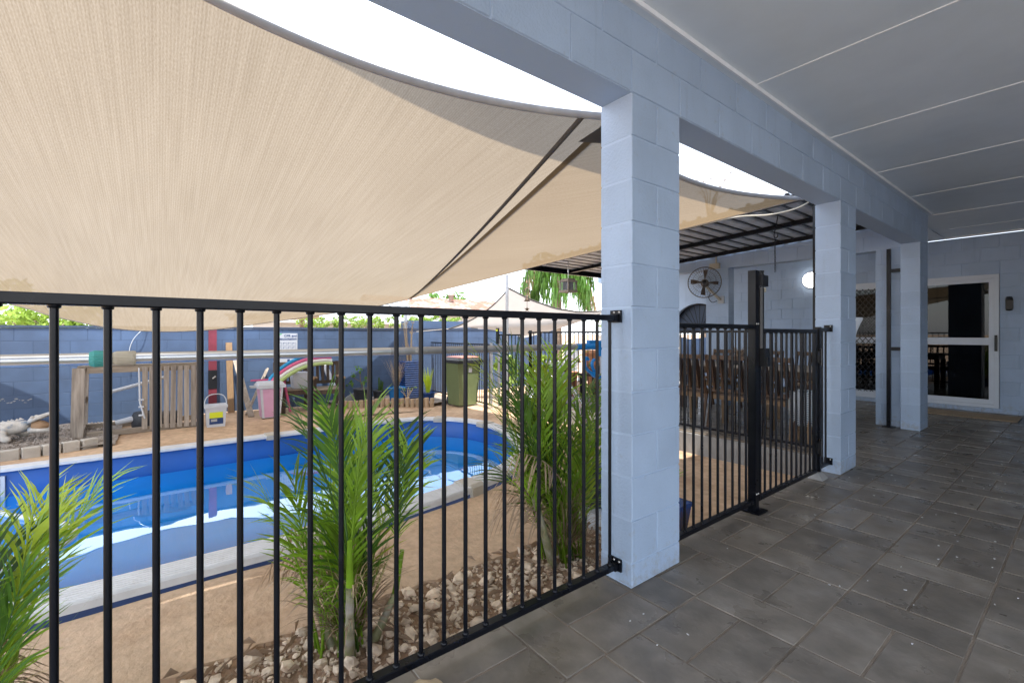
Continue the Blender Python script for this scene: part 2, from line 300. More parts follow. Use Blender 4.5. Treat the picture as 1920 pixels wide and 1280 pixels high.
# ------------------------------------------------------------------ geometry helpers
class MB:
    def __init__(s): s.v = []; s.f = []; s.sm = []
    def add(s, vs, fs, smooth=False):
        o = len(s.v); s.v += [tuple(v) for v in vs]; s.f += [tuple(i+o for i in f) for f in fs]; s.sm += [smooth]*len(fs); return s
    def box(s, c, d, rot=None):
        hx, hy, hz = d[0]/2, d[1]/2, d[2]/2
        vs = [Vector((x, y, z)) for x in (-hx, hx) for y in (-hy, hy) for z in (-hz, hz)]
        if rot is not None: vs = [rot @ v for v in vs]
        c = Vector(c); vs = [v+c for v in vs]
        return s.add(vs, [(0, 1, 3, 2), (4, 6, 7, 5), (0, 4, 5, 1), (2, 3, 7, 6), (0, 2, 6, 4), (1, 5, 7, 3)])
    def bb(s, x0, x1, y0, y1, z0, z1): return s.box(((x0+x1)/2, (y0+y1)/2, (z0+z1)/2), (x1-x0, y1-y0, z1-z0))
    def bar(s, a, b, w, t, up=(0, 0, 1)):
        a = Vector(a); b = Vector(b); d = b-a; l = d.length; d.normalize(); up = Vector(up)
        if abs(d.dot(up)) > .99: up = Vector((0, 1, 0))
        x = d.cross(up).normalized(); y = x.cross(d).normalized()
        R = Matrix((x, d, y)).transposed()
        return s.box((a+b)/2, (w, l, t), R)
    def tube(s, pts, r, n=8, cap=True, smooth=True):
        pts = [Vector(p) for p in pts]; m = len(pts); rs = r if isinstance(r, (list, tuple)) else [r]*m
        vs = []; prev = None
        for i, p in enumerate(pts):
            t = (pts[min(i+1, m-1)]-pts[max(i-1, 0)]); t.normalize()
            if prev is None:
                u = Vector((0, 0, 1)) if abs(t.z) < .9 else Vector((1, 0, 0)); x = t.cross(u).normalized()
            else:
                x = (prev-t*prev.dot(t)); x = x.normalized() if x.length > 1e-6 else t.orthogonal().normalized()
            prev = x; y = t.cross(x)
            for k in range(n):
                a = 2*PI*k/n; vs.append(p+(x*math.cos(a)+y*math.sin(a))*rs[i])
        fs = [(i*n+k, i*n+(k+1) % n, (i+1)*n+(k+1) % n, (i+1)*n+k) for i in range(m-1) for k in range(n)]
        s.add(vs, fs, smooth)
        if cap: s.add(vs[:n], [tuple(reversed(range(n)))]); s.add(vs[-n:], [tuple(range(n))])
        return s
    def lathe(s, prof, c=(0, 0, 0), n=20, smooth=True, rot=None):
        vs = []; c = Vector(c)
        for (r, z) in prof:
            for k in range(n):
                a = 2*PI*k/n; v = Vector((r*math.cos(a), r*math.sin(a), z)); v = rot @ v if rot is not None else v; vs.append(v+c)
        m = len(prof)
        fs = [(i*n+k, i*n+(k+1) % n, (i+1)*n+(k+1) % n, (i+1)*n+k) for i in range(m-1) for k in range(n)]
        s.add(vs, fs, smooth)
        if prof[0][0] > 1e-4: s.add(vs[:n], [tuple(reversed(range(n)))])
        if prof[-1][0] > 1e-4: s.add(vs[-n:], [tuple(range(n))])
        return s
    def grid(s, fn, nu, nv, smooth=True):
        vs = [fn(i/nu, j/nv) for j in range(nv+1) for i in range(nu+1)]
        fs = [(j*(nu+1)+i, j*(nu+1)+i+1, (j+1)*(nu+1)+i+1, (j+1)*(nu+1)+i) for j in range(nv) for i in range(nu)]
        return s.add(vs, fs, smooth)
    def prism(s, poly, z0, z1):
        n = len(poly); vs = [(x, y, z0) for x, y in poly]+[(x, y, z1) for x, y in poly]
        return s.add(vs, [tuple(reversed(range(n))), tuple(range(n, 2*n))]+[(i, (i+1) % n, n+(i+1) % n, n+i) for i in range(n)])
    def mesh(s, name, m, off=(0, 0, 0)):
        me = bpy.data.meshes.new(name); ox, oy, oz = off
        me.from_pydata([(x-ox, y-oy, z-oz) for x, y, z in s.v], [], s.f)
        me.polygons.foreach_set('use_smooth', s.sm); me.materials.append(m); me.update(); return me

ORG = {}                                    # world origin of every object at build time
def wloc(o): return ORG.get(o.name, Vector((0, 0, 0)))
def tag(o, label=None, cat=None, group=None, kind=None):
    if label: o['label'] = label
    if cat: o['category'] = cat
    if group: o['group'] = group
    if kind: o['kind'] = kind
    return o
def thing(name, label, cat, loc=(0, 0, 0), group=None):
    o = bpy.data.objects.new(name, None); COL.objects.link(o); o.location = loc; o.empty_display_size = 0.05
    ORG[o.name] = Vector(loc); return tag(o, label, cat, group)
def obj(name, mb, m, parent=None, kind=None, label=None, cat=None, group=None, at=None):
    """one mesh object; vertices of mb are in the frame in which the parent was built"""
    org = wloc(parent) if parent else Vector(at or (0, 0, 0))
    me = mb.mesh(name, m, org) if isinstance(mb, MB) else mb
    o = bpy.data.objects.new(name, me); COL.objects.link(o)
    if parent: o.parent = parent
    else: o.location = org
    ORG[o.name] = org
    return tag(o, label, cat, group, kind)
def piece(name, me, loc, parent, rot=None, scale=None):
    o = bpy.data.objects.new(name, me); COL.objects.link(o); o.parent = parent
    o.location = Vector(loc)-wloc(parent)
    if rot is not None: o.rotation_euler = rot
    if scale is not None: o.scale = scale
    ORG[o.name] = Vector(loc); return o
def copy_tree(o, parent=None):
    c = o.copy(); COL.objects.link(c); c.parent = parent
    for ch in o.children: copy_tree(ch, c)
    return c
BOXC = {}
def bbox_mesh(d, m, bev=0.003):
    k = (round(d[0], 3), round(d[1], 3), round(d[2], 3), m.name, bev)
    if k not in BOXC:
        bm = bmesh.new(); bmesh.ops.create_cube(bm, size=1)
        for v in bm.verts: v.co = Vector((v.co.x*d[0], v.co.y*d[1], v.co.z*d[2]))
        bmesh.ops.bevel(bm, geom=bm.edges[:], offset=bev, segments=1, affect='EDGES')
        me = bpy.data.meshes.new('block'); bm.to_mesh(me); bm.free(); me.materials.append(m); BOXC[k] = me
    return BOXC[k]
def smooth_path(pts, k=6):
    pts = [Vector(p) for p in pts]; out = []
    for i in range(len(pts)-1):
        p0 = pts[max(i-1, 0)]; p1 = pts[i]; p2 = pts[i+1]; p3 = pts[min(i+2, len(pts)-1)]
        for j in range(k):
            t = j/k
            out.append(0.5*((2*p1)+(p2-p0)*t+(2*p0-5*p1+4*p2-p3)*t*t+(3*p1-p0-3*p2+p3)*t**3))
    out.append(pts[-1]); return out
def text_mesh(body, size, m, align='LEFT'):
    cu = bpy.data.curves.new('lettering', 'FONT'); cu.body = body; cu.size = size; cu.align_x = align; cu.extrude = 0.0006; cu.offset = size*.018; cu.resolution_u = 2
    o = bpy.data.objects.new('tmp_text', cu); COL.objects.link(o)
    me = bpy.data.meshes.new_from_object(o.evaluated_get(bpy.context.evaluated_depsgraph_get()))
    bpy.data.objects.remove(o); bpy.data.curves.remove(cu); me.materials.clear(); me.materials.append(m); return me

GZ = -0.25                                   # yard ground level
JT = 0.0085                                   # block joint width
def block_wall(root, axis, a0, a1, t0, t1, z0, z1, mb, mj, phase=0.0, zs=None, openings=(), inset=0.0055, size=0.4, bmat_name='block', bev=0.003):
    """running-bond block wall along one axis; every block is its own piece, mortar core recessed between"""
    core = MB(); ch = 0.2
    if zs is None:
        zs = [z0]; z = z0
        while z < z1-1e-4: z = min(z+ch, z1); zs.append(z)
    for k in range(len(zs)-1):
        za, zb = zs[k], zs[k+1]
        runs = [(a0, a1)]
        for (oa, ob, oz0, oz1) in openings:
            if oz0 < zb-1e-3 and oz1 > za+1e-3:
                nr = []
                for (p, q) in runs:
                    if ob <= p or oa >= q: nr.append((p, q)); continue
                    if oa > p: nr.append((p, oa))
                    if ob < q: nr.append((ob, q))
                runs = nr
        off = phase+(size/2 if k % 2 else 0)
        for (p, q) in runs:
            lo = zs[k]+(0 if k else inset)
            if axis == 'Y': core.bb(t0+inset, t1-inset, p+inset, q-inset, za, zb)
            else: core.bb(p+inset, q-inset, t0+inset, t1-inset, za, zb)
            j = math.floor((p-off)/size)*size+off; cuts = [p]
            while j < q-1e-4:
                if j > p+0.03 and j < q-0.03: cuts.append(j)
                j += size
            cuts.append(q)
            for c0, c1 in zip(cuts[:-1], cuts[1:]):
                ln = c1-c0-JT; cz = (za+zb)/2; cc = (c0+c1)/2
                if axis == 'Y': piece(bmat_name, bbox_mesh((t1-t0, ln, zb-za-JT*.8), mb, bev), ((t0+t1)/2, cc, cz), root)
                else: piece(bmat_name, bbox_mesh((ln, t1-t0, zb-za-JT*.8), mb, bev), (cc, (t0+t1)/2, cz), root)
    return obj('mortar', core, mj, root)

# ================================================================== SETTING
# pool outline (inner edge of the coping), clockwise control points
PO = [(-3.18, -3.2), (-3.18, -2.0), (-3.18, -0.8), (-3.18, 0.2), (-3.19, 0.9), (-3.28, 1.5), (-3.40, 2.1), (-3.64, 2.75), (-4.10, 3.27), (-4.75, 3.58),
      (-5.45, 3.68), (-6.00, 3.50), (-6.34, 3.12), (-6.45, 2.6), (-6.45, 1.6), (-6.44, 0.4), (-6.43, -0.9), (-6.43, -2.2), (-6.40, -3.2), (-6.0, -4.2), (-5.3, -4.8), (-4.5, -4.8), (-3.7, -4.3)]
def closed_spline(P, k):
    n = len(P); P = [Vector((x, y, 0)) for x, y in P]; out = []
    for i in range(n):
        p0, p1, p2, p3 = P[(i-1) % n], P[i], P[(i+1) % n], P[(i+2) % n]
        for j in range(k):
            t = j/k; out.append(0.5*((2*p1)+(p2-p0)*t+(2*p0-5*p1+4*p2-p3)*t*t+(3*p1-p0-3*p2+p3)*t**3))
    return out
OUT = closed_spline(PO, 5)
def normals2(P):
    n = len(P); r = []
    for i in range(n):
        t = (P[(i+1) % n]-P[(i-1) % n]).normalized(); r.append(Vector((t.y, -t.x, 0)))
    return r
NRM = normals2(OUT)                          # outward
def off(d): return [p+n*d for p, n in zip(OUT, NRM)]
NO = len(OUT)
def hgt(x, y): return GZ+0.012*math.sin(x*2.3+y*1.1)+0.01*math.sin(y*3.1-x)
g = MB(); rings = [off(0.20), off(.5), off(1.0), off(1.6)]
cc = Vector((-4.8, -0.6, 0))
for R in (6, 12, 30, 120, 900):
    rings.append([cc+((p-cc).normalized()*R) for p in OUT])
vs = []
for k, r in enumerate(rings):
    for p in r: vs.append((p.x, p.y, hgt(p.x, p.y) if k < 5 else GZ))
g.add(vs, [(k*NO+i, k*NO+(i+1) % NO, (k+1)*NO+(i+1) % NO, (k+1)*NO+i) for k in range(len(rings)-1) for i in range(NO)], True)
obj('ground', g, SAND, kind='structure')

# weathered concrete path beside the pool, broken edge towards the bed
g = MB(); edge = []; yy = -3.4
r2 = random.Random(3)
while yy < 3.3: edge.append((-2.31+r2.uniform(-.018, .018), yy)); yy += 0.05
inner = []
for p in off(0.17):
    if p.x > -4.4 and -3.4 < p.y < 3.35: inner.append((p.x, p.y))
inner.sort(key=lambda q: q[1])
def inner_x(y):
    for (a, b) in zip(inner[:-1], inner[1:]):
        if a[1] <= y <= b[1]: t = (y-a[1])/(b[1]-a[1]); return a[0]+(b[0]-a[0])*t
    return inner[-1][0] if y > 0 else inner[0][0]
vs = []; fs = []; NX = 8
for i, (ex, ey) in enumerate(edge):
    ix = inner_x(ey)
    for k in range(NX+1):
        t = k/NX; x = ex+(ix-ex)*t; vs.append((x, ey, GZ+0.045+0.028*t**2+0.006*math.sin(ey*5+x*4)))
    vs.append((ex+.012, ey, GZ-0.06))
w = NX+2
for i in range(len(edge)-1):
    for k in range(NX): fs.append((i*w+k, (i+1)*w+k, (i+1)*w+k+1, i*w+k+1))
    fs.append((i*w+w-1, (i+1)*w+w-1, (i+1)*w, i*w))
g.add(vs, fs, False)
obj('path', g, PATHC, kind='structure')

# garden bed under the fence
bed = MB()
r2 = random.Random(5)
bed.grid(lambda u, v: (-2.33+u*.82, -3.2+v*5.9, GZ+.018+.02*math.sin(v*61+u*5)*math.sin(u*9+v*20)+(u*.06)), 14, 90)
BED = obj('garden_bed', bed, SOIL, kind='structure')
STM = []
for k in range(9):
    bm = bmesh.new(); bmesh.ops.create_icosphere(bm, subdivisions=1, radius=1)
    q = random.Random(k+40)
    for v in bm.verts: v.co = Vector((v.co.x*q.uniform(.75, 1.15), v.co.y*q.uniform(.6, 1.0), v.co.z*q.uniform(.45, .75)))*q.uniform(.8, 1.12)
    me = bpy.data.meshes.new('stone'); bm.to_mesh(me); bm.free(); me.materials.append(STONE); STM.append(me)
r2 = random.Random(11)
def bedz(x, y):
    u = (x+2.33)/.82; v = (y+3.2)/5.9
    return GZ+.018+.02*math.sin(v*61+u*5)*math.sin(u*9+v*20)+u*.06
placed = []
tries = 0
while len(placed) < 295 and tries < 9000:
    tries += 1
    x = r2.uniform(-2.29, -1.56); y = r2.uniform(-.15, 2.05); s = r2.choice([.017, .022, .027, .033, .042, .055])
    if any((x-a)**2+(y-b)**2 < (s+c)**2*.62 for a, b, c in placed): continue
    placed.append((x, y, s))
    piece('stone', r2.choice(STM), (x, y, bedz(x, y)+s*.30), BED, (r2.uniform(-.5, .5), r2.uniform(-.5, .5), r2.uniform(0, 6.3)), (s, s, s))
gr = MB()                                     # small chips and curled dry leaves, far too many to count
r2 = random.Random(12)
for i in range(3200):
    x = r2.uniform(-2.31, -1.55); y = r2.uniform(-1.2, 2.6); s = r2.uniform(.006, .016); z = bedz(x, y)+s*.4
    q = Quaternion((r2.uniform(-1, 1), r2.uniform(-1, 1), r2.uniform(-1, 1), r2.uniform(-1, 1))).normalized()
    vs = [q @ Vector(v)*s for v in ((1, 0, 0), (-1, .2, 0), (0, 1, 0), (0, -.8, .2), (0, 0, .8), (.1, 0, -.7))]
    gr.add([v+Vector((x, y, z)) for v in vs], [(0, 2, 4), (2, 1, 4), (1, 3, 4), (3, 0, 4), (2, 0, 5), (1, 2, 5), (3, 1, 5), (0, 3, 5)])
obj('gravel', gr, STONE, BED, kind='stuff')
lt = MB()
for i in range(420):
    x = r2.uniform(-2.33, -1.6); y = r2.uniform(-1.2, 2.6); z = bedz(x, y)+r2.uniform(.015, .05); a = r2.uniform(0, 6.3); l = r2.uniform(.03, .12); wd = r2.uniform(.003, .010)
    d = Vector((math.cos(a), math.sin(a), r2.uniform(-.1, .3))).normalized(); n = Vector((-d.y, d.x, r2.uniform(-.6, .6))).normalized()
    p = Vector((x, y, z)); c = Vector((0, 0, r2.uniform(.0, .03)))
    lt.add([p, p+d*l*.5+n*wd+c, p+d*l, p+d*l*.5-n*wd+c], [(0, 1, 2), (0, 2, 3)])
obj('leaf_litter', lt, DRY, BED, kind='stuff')

# ---- deck slab of the verandah with its pavers
sl = MB(); sl.bb(-1.53, 3.4, -2.4, 5.13, -0.5, -0.0035); sl.bb(-6.15, 3.4, 5.13, 10.0, -0.5, -0.0035)
DECK = obj('verandah_floor', sl, GROUT, kind='structure')
PH = [1.926, 2.117, 1.925, 2.117, 1.925, 2.117, 1.925, 2.117, 1.925, 2.117, 1.925, 2.117, 1.925, 2.117]
SWD = 0.411; PER = 0.611; PG = 0.009
def strip_cells(i, y0, y1):
    ph = PH[i % 2]; k = math.floor((y0-ph)/PER)-1; out = []
    x0 = -1.53+i*SWD
    while ph+k*PER < y1:
        b = ph+k*PER
        out.append((x0, x0+SWD/2, b, b+.404)); out.append((x0+SWD/2, x0+SWD, b, b+.404)); out.append((x0, x0+SWD, b+.404, b+PER)); k += 1
    return out
rest = MB(); r2 = random.Random(21); np_ = 0
for i in range(12):
    for (x0, x1, ya, yb) in strip_cells(i, -2.4, 9.9):
        ya2, yb2 = max(ya, -2.4), min(yb, 9.9)
        if yb2-ya2 < .04: continue
        if x0 < -1.36 and ((1.735 < (ya2+yb2)/2 < 2.135) ): pass
        d = (x1-x0-PG, yb2-ya2-PG, .045); c = ((x0+x1)/2, (ya2+yb2)/2, -.0225)
        if i < 5 and yb2 > 0.9 and np_ < 292:
            np_ += 1
            piece('paver', bbox_mesh(d, PAVER, .0025), (c[0], c[1], c[2]+r2.uniform(-.0016, .0012)), DECK, (r2.uniform(-.002, .002), r2.uniform(-.002, .002), 0))
        else: rest.box((c[0], c[1], c[2]-.001), d)
for i in range(-11, 0):                      # floor of the covered patio beyond the pillars
    for (x0, x1, ya, yb) in strip_cells(i, 5.15, 9.9):
        x0b, ya2, yb2 = max(x0, -6.1), max(ya, 5.15), min(yb, 9.9)
        if yb2-ya2 < .04 or x1-x0b < .05: continue
        rest.box(((x0b+x1)/2, (ya2+yb2)/2, -.0235), (x1-x0b-PG, yb2-ya2-PG, .045))
obj('far_pavers', rest, PAVER, DECK, kind='stuff')
r2 = random.Random(88); sp_ = MB()
for i in range(160):
    x = r2.uniform(-1.3, .9); y = r2.uniform(.6, 7); a_ = r2.uniform(0, 6.3); l_ = r2.uniform(.002, .007); w_ = l_*r2.uniform(.3, .9); ca, sa_ = math.cos(a_), math.sin(a_)
    sp_.add([(x+ca*u-sa_*v, y+sa_*u+ca*v, z) for z in (.0015, .0035) for u, v in ((l_, 0), (0, w_), (-l_, 0), (0, -w_))], [(4, 5, 6, 7), (0, 1, 5, 4), (1, 2, 6, 5), (2, 3, 7, 6), (3, 0, 4, 7)])
obj('floor_litter', sp_, COPE, DECK, kind='stuff')
sf = MB(); sf.bb(-6.15, -1.5, 5.10, 5.128, -0.5, -0.02)
obj('slab_edge', sf, CONC, kind='structure')

obj('neutral_bounce_ground', MB().add([(3.4, -30, GZ+.05), (30, -30, GZ+.05), (30, 40, GZ+.05), (3.4, 40, GZ+.05)], [(0, 1, 2, 3)]), CONC, kind='structure')  # unseen grey ground, added to make the light bounced into the verandah less warm
# ---- ceiling of the verandah
ce = thing('ceiling', None, None, (1.3, 3, 2.714)); ce['kind'] = 'structure'
ys = [-2.4, -2.07, -.83, .41, 1.65, 2.89, 4.13, 5.37, 6.61, 7.85, 9.09, 9.9]
for a, b in zip(ys[:-1], ys[1:]):
    m = MB(); m.bb(-1.335 if b <= 7.86 else -1.5, 3.4, a+.002, b-.002, 2.714, 2.73); obj('ceiling_panel', m, CEIL, ce)
for a in ys[1:-1]:
    m = MB(); m.bb(-1.33, 3.4, a-.0042, a+.0042, 2.709, 2.7145); obj('cover_strip', m, CEILJ, ce)
m = MB()
for a in ys[1:-1]:
    for dy in (-.035, .035):
        x = -1.15
        while x < 3.3: m.lathe([(.004, 0), (.0035, -.0012), (0, -.0016)], (x, a+dy, 2.7138), 6); x += .2
nh = obj('nail_heads', m, CEILJ, ce, kind='stuff')
m = MB(); m.bb(-1.333, -1.290, -2.4, 7.74, 2.694, 2.7138); obj('cornice', m, CEIL, ce)
m = MB(); m.bb(-1.292, -1.281, -2.4, 7.74, 2.689, 2.7136); obj('cornice_bead', m, CEILJ, ce)
m = MB(); m.bb(-1.5, 3.4, 9.862, 9.888, 2.690, 2.7137); obj('cornice', m, CEILJ, ce)
m = MB(); m.bb(-6.6, -1.5, 7.64, 9.9, 2.70, 2.72); o = obj('patio_ceiling', m, CEIL, kind='structure')
rf = MB(); rf.bb(-1.535, 3.5, -2.5, 10.2, 2.735, 4.05); rf.bb(-6.7, -1.535, 7.40, 10.2, 2.735, 2.86)
obj('sun_block_roof', rf, HWHITE, label='unseen pale roof mass over the verandah, made tall to shade the path', cat='sun block')  # unseen roof mass, made tall to keep a sun strip off the path

# ================================================================== HOUSE: pillars, beam, walls
ZS = [0.0]+[0.114+0.2*k for k in range(12)]                    # 0, .114 ... 2.314
def pillar(y0, lab):
    t = thing('block_pillar', lab, 'pillar', (-1.425, y0+.2, 0), 'block pillars of the verandah')
    block_wall(t, 'Y', y0, y0+.4, -1.52, -1.33, 0, 2.314, BLUE, BLUEJ, phase=y0, zs=ZS, bmat_name='block')
    return t
pillar(1.735, 'tall light blue block pillar nearest the camera, beside the long black fence')
pillar(4.535, 'light blue block pillar next to the gate hinges, middle one of three')
pillar(7.335, 'light blue block pillar farthest away, in front of the glass sliding door')
bt = thing('block_beam', 'long light blue block beam running over the pillars under the ceiling', 'beam', (-1.425, 3, 2.314))
block_wall(bt, 'Y', -2.265, 7.735, -1.5205, -1.3295, 2.3145, 2.7135, BLUE, BLUEJ, phase=1.735, zs=[2.3145, 2.514, 2.7135])
# wing pier behind the far pillar, patio pier, lintel
t = thing('wing_pier', 'narrow light blue pier joined to the farthest pillar behind a black post', 'pier', (-1.65, 7.54, 0))
block_wall(t, 'X', -1.80, -1.523, 7.45, 7.64, 0, 2.28, BLUE, BLUEJ, phase=-1.523, zs=[0]+[.08+.2*k for k in range(12)])
t = thing('patio_pier', 'light blue block pier under the patio lintel, with the wall fan on it', 'pier', (-3.95, 7.54, 0))
block_wall(t, 'X', -4.15, -3.75, 7.45, 7.64, 0, 2.28, BLUE, BLUEJ, phase=-4.15, zs=[0]+[.08+.2*k for k in range(12)])
t = thing('patio_lintel', 'light blue block lintel over the patio opening below the metal roof', 'lintel', (-4, 7.54, 2.28))
block_wall(t, 'X', -6.6, -1.523, 7.4505, 7.6395, 2.2805, 2.699, BLUE, BLUEJ, phase=-1.523, zs=[2.2805, 2.48, 2.699])
hw = thing('house_wall', 'light blue block end wall holding the sliding door and the screen door', 'wall', (-1, 9.95, 0))
DO = (-2.88, -0.905, 0.075, 2.085)
block_wall(hw, 'X', -4.9, 3.19, 9.9, 10.09, 0, 2.7, BLUE, BLUEJ, phase=-1.5, zs=[0]+[.075]+[.085+.2*k for k in range(1, 14)], openings=[DO])
obj('added_side_wall', MB().bb(3.2, 3.4, 3.6, 9.898, 0.002, 2.70), BLUE, label='plain light blue wall added on the right side to cut light into the verandah', cat='wall', at=(3.3, 6, 0))  # unseen wall, added to cut the light from the open right side
# arched part of the wall further left on the patio
aw = MB(); xa, xb, ac, ar, az = -6.6, -4.9, -5.72, 0.68, 1.22
arc = [(ac+ar*math.cos(a), az+ar*math.sin(a)) for a in [PI*k/18 for k in range(19)]]
poly = [(xb, 0), (xb, 2.7), (xa, 2.7), (xa, 0), (ac-ar, 0)]+list(reversed(arc))+[(ac+ar, 0)]
n = len(poly); vs = [(x, 9.902, z) for x, z in poly]+[(x, 10.09, z) for x, z in poly]
aw.add(vs, [tuple(range(n)), tuple(reversed(range(n, 2*n)))]+[(i, n+i, n+(i+1) % n, (i+1) % n) for i in range(n)])
obj('arched_wall', aw, BLUE, hw)
awp = 0
ag = thing('arched_gate', 'black iron gate with a fan of bars filling the arched opening on the patio', 'gate', (ac, 10.0, 0))
for k in range(1, 14):
    a = PI*k/14; m = MB(); m.tube([(ac+.2*math.cos(a), 10.0, az+.2*math.sin(a)), (ac+(ar-.02)*math.cos(a), 10.0, az+(ar-.02)*math.sin(a))], .007, 6); obj('fan_bar', m, BLACK, ag)
m = MB(); m.add([(ac+ar*math.cos(PI*k/20), 10.06, az+ar*math.sin(PI*k/20)) for k in range(21)], [tuple(range(21))]); obj('tympanum', m, NAVYCAP, ag)
m = MB(); m.tube([(ac+.2*math.cos(PI*k/16), 10.0, az+.2*math.sin(PI*k/16)) for k in range(17)], .01, 6); obj('inner_hoop', m, BLACK, ag)
m = MB(); m.tube([(ac+(ar-.02)*math.cos(PI*k/20), 10.0, az+(ar-.02)*math.sin(PI*k/20)) for k in range(21)], .014, 6); obj('outer_hoop', m, BLACK, ag)
for zz in (az, .62, .06):
    m = MB(); m.bb(ac-ar+.01, ac+ar-.01, 9.99, 10.01, zz-.015, zz+.015); obj('rail', m, BLACK, ag)
for k in range(13):
    x = ac-ar+.06+k*(2*ar-.12)/12; m = MB(); m.tube([(x, 10.0, .06), (x, 10.0, az)], .008, 6); obj('bar', m, BLACK, ag)

bf = thing('back_fence', 'slate blue fence panel seen through the arched gate', 'fence', (-6.5, 11.6, GZ))
for k in range(22): obj('board', MB().bb(-9.0+k*.21, -9.0+k*.21+.195, 11.75, 11.78, GZ, 1.05+.02*(k % 3)), NAVY, bf)
obj('rail', MB().bb(-9.0, -4.4, 11.782, 11.83, .8, .87), NAVY, bf)
# ---- sliding door
dr = thing('sliding_door', 'white framed sliding glass door in the end wall, dark room behind', 'door', (-1.5, 9.95, 0.075))
X0, X1, Z0, Z1 = -2.88, -0.905, 0.075, 2.085; YF = 9.885
for nm, b in (('frame_head', (X0, X1, Z1-.06, Z1)), ('frame_sill', (X0, X1, Z0, Z0+.05)), ('frame_jamb', (X1-.05, X1, Z0+.05, Z1-.06)), ('frame_jamb', (X0, X0+.05, Z0+.05, Z1-.06))):
    m = MB(); m.bb(b[0], b[1], YF, YF+.10, b[2], b[3]); obj(nm, m, WHITE, dr)
def sash(x0, x1, y, mesh):
    z0, z1 = Z0+.052, Z1-.062; parts = []
    s = obj('sash', MB().bb(x0, x0+.055, y, y+.035, z0, z1).bb(x1-.055, x1, y, y+.035, z0, z1).bb(x0+.055, x1-.055, y, y+.035, z0, z0+.07).bb(x0+.055, x1-.055, y, y+.035, z1-.055, z1).bb(x0+.055, x1-.055, y-.004, y+.035, 1.02, 1.13), WHITE, dr)
    for za, zb in ((z0+.07, 1.02), (1.13, z1-.055)):
        obj('pane', MB().bb(x0+.055, x1-.055, y+.012, y+.018, za, zb), GLASS, s)
    return s
sa = sash(X1-.05-.93, X1-.052, YF+.012, False)
m = MB(); m.bb(X1-.045, X1-.015, YF-.03, YF, 0.93, 1.17); m.bb(X1-.04, X1-.02, YF-.045, YF-.03, .95, 1.15); obj('door_handle', m, BLACKP, dr)
sb = sash(X0+.052, X1-.05-.88, YF+.055, True)
# diamond mesh security screen in front of the left sash
sc = thing('screen_door', 'black diamond mesh security screen with white rail beside the far post', 'screen door', (-2.4, 9.87, 0.08))
sx0, sx1, sz0, sz1 = X0+.052, -1.80, Z0+.052, Z1-.062
m = MB(); m.bb(sx0, sx0+.045, 9.872, 9.884, sz0, sz1).bb(sx1-.045, sx1, 9.872, 9.884, sz0, sz1).bb(sx0+.045, sx1-.045, 9.872, 9.884, sz1-.05, sz1).bb(sx0+.045, sx1-.045, 9.872, 9.884, sz0, sz0+.06); obj('screen_frame', m, WHITE, sc)
m = MB(); m.bb(sx0+.045, sx1-.045, 9.874, 9.882, 1.03, 1.12); obj('mid_rail', m, WHITE, sc)
dm = MB(); pitch = 0.085; x = sx0-2.2
def clipd(x, z, dx, dz):
    ta, tb = 0.0, 10.0
    for p, d, lo, hi in ((x, dx, sx0+.04, sx1-.04), (z, dz, sz0+.05, sz1-.045)):
        a, b = (lo-p)/d, (hi-p)/d
        if a > b: a, b = b, a
        ta, tb = max(ta, a), min(tb, b)
    return ta, tb
while x < sx1+2.5:
    for sg in (1, -1):
        ta, tb = clipd(x, sz0-.2 if sg > 0 else sz0-.2, .75*sg, 1.0)
        if tb-ta > .03:
            zz = sz0-.2; dm.bar((x+.75*sg*ta, 9.868, zz+ta), (x+.75*sg*tb, 9.868, zz+tb), .010, .006, (0, 1, 0))
    x += pitch
obj('diamond_mesh', dm, BLACK, sc)
# dim room behind the glass
rm = MB(); rm.add([(-3.4, 10.1, 0), (.4, 10.1, 0), (.4, 14.2, 0), (-3.4, 14.2, 0), (-3.4, 10.1, 2.6), (.4, 10.1, 2.6), (.4, 14.2, 2.6), (-3.4, 14.2, 2.6)], [(0, 1, 2, 3), (7, 6, 5, 4), (3, 2, 6, 7), (0, 3, 7, 4), (2, 1, 5, 6)])
obj('room', rm, ROOM, kind='structure')
m = MB(); m.lathe([(.0, -.10), (.10, -.085), (.17, -.045), (.19, 0)], (-1.62, 12.6, 2.598), 24); obj('room_light', m, LAMP2, label='round white light glowing behind the sliding door glass', cat='lamp', at=(-1.62, 12.6, 2.55))
m = MB()
for k in range(24):
    x0 = -1.55+k*.035; m.bb(x0, x0+.03, 10.30+.02*(k % 2), 10.315+.02*(k % 2), .1, 2.5)
obj('curtain', m, CURT, label='dark curtain hanging inside behind the sliding door', cat='curtain', at=(-1.1, 10.3, 0))
# far wall small things
m = MB(); m.box((-.80, 9.875, 1.62), (.075, .05, .13)); m.lathe([(.0, .055), (.03, .05), (.0375, .02), (.0375, 0), (0, 0)], (-.80, 9.87, 1.685), 14); m.lathe([(0, -.03), (.034, -.02), (.034, 0)], (-.80, 9.86, 1.555), 14)
obj('wall_sconce', m, BLACKP, label='small black rounded fitting on the end wall right of the sliding door', cat='wall fitting', at=(-.8, 9.9, 1.62))
MTR = thing('door_mat', 'long tan coir mat on the floor below the sliding door', 'mat', (-1.3, 9.35, 0))
m = MB(); m.bb(-1.75, -.66, 9.05, 9.60, .004, .017); obj('mat_pile', m, COIR, MTR)
m = MB(); m.bb(-1.765, -.645, 9.035, 9.615, .001, .0045); obj('mat_border', m, POTD, MTR)

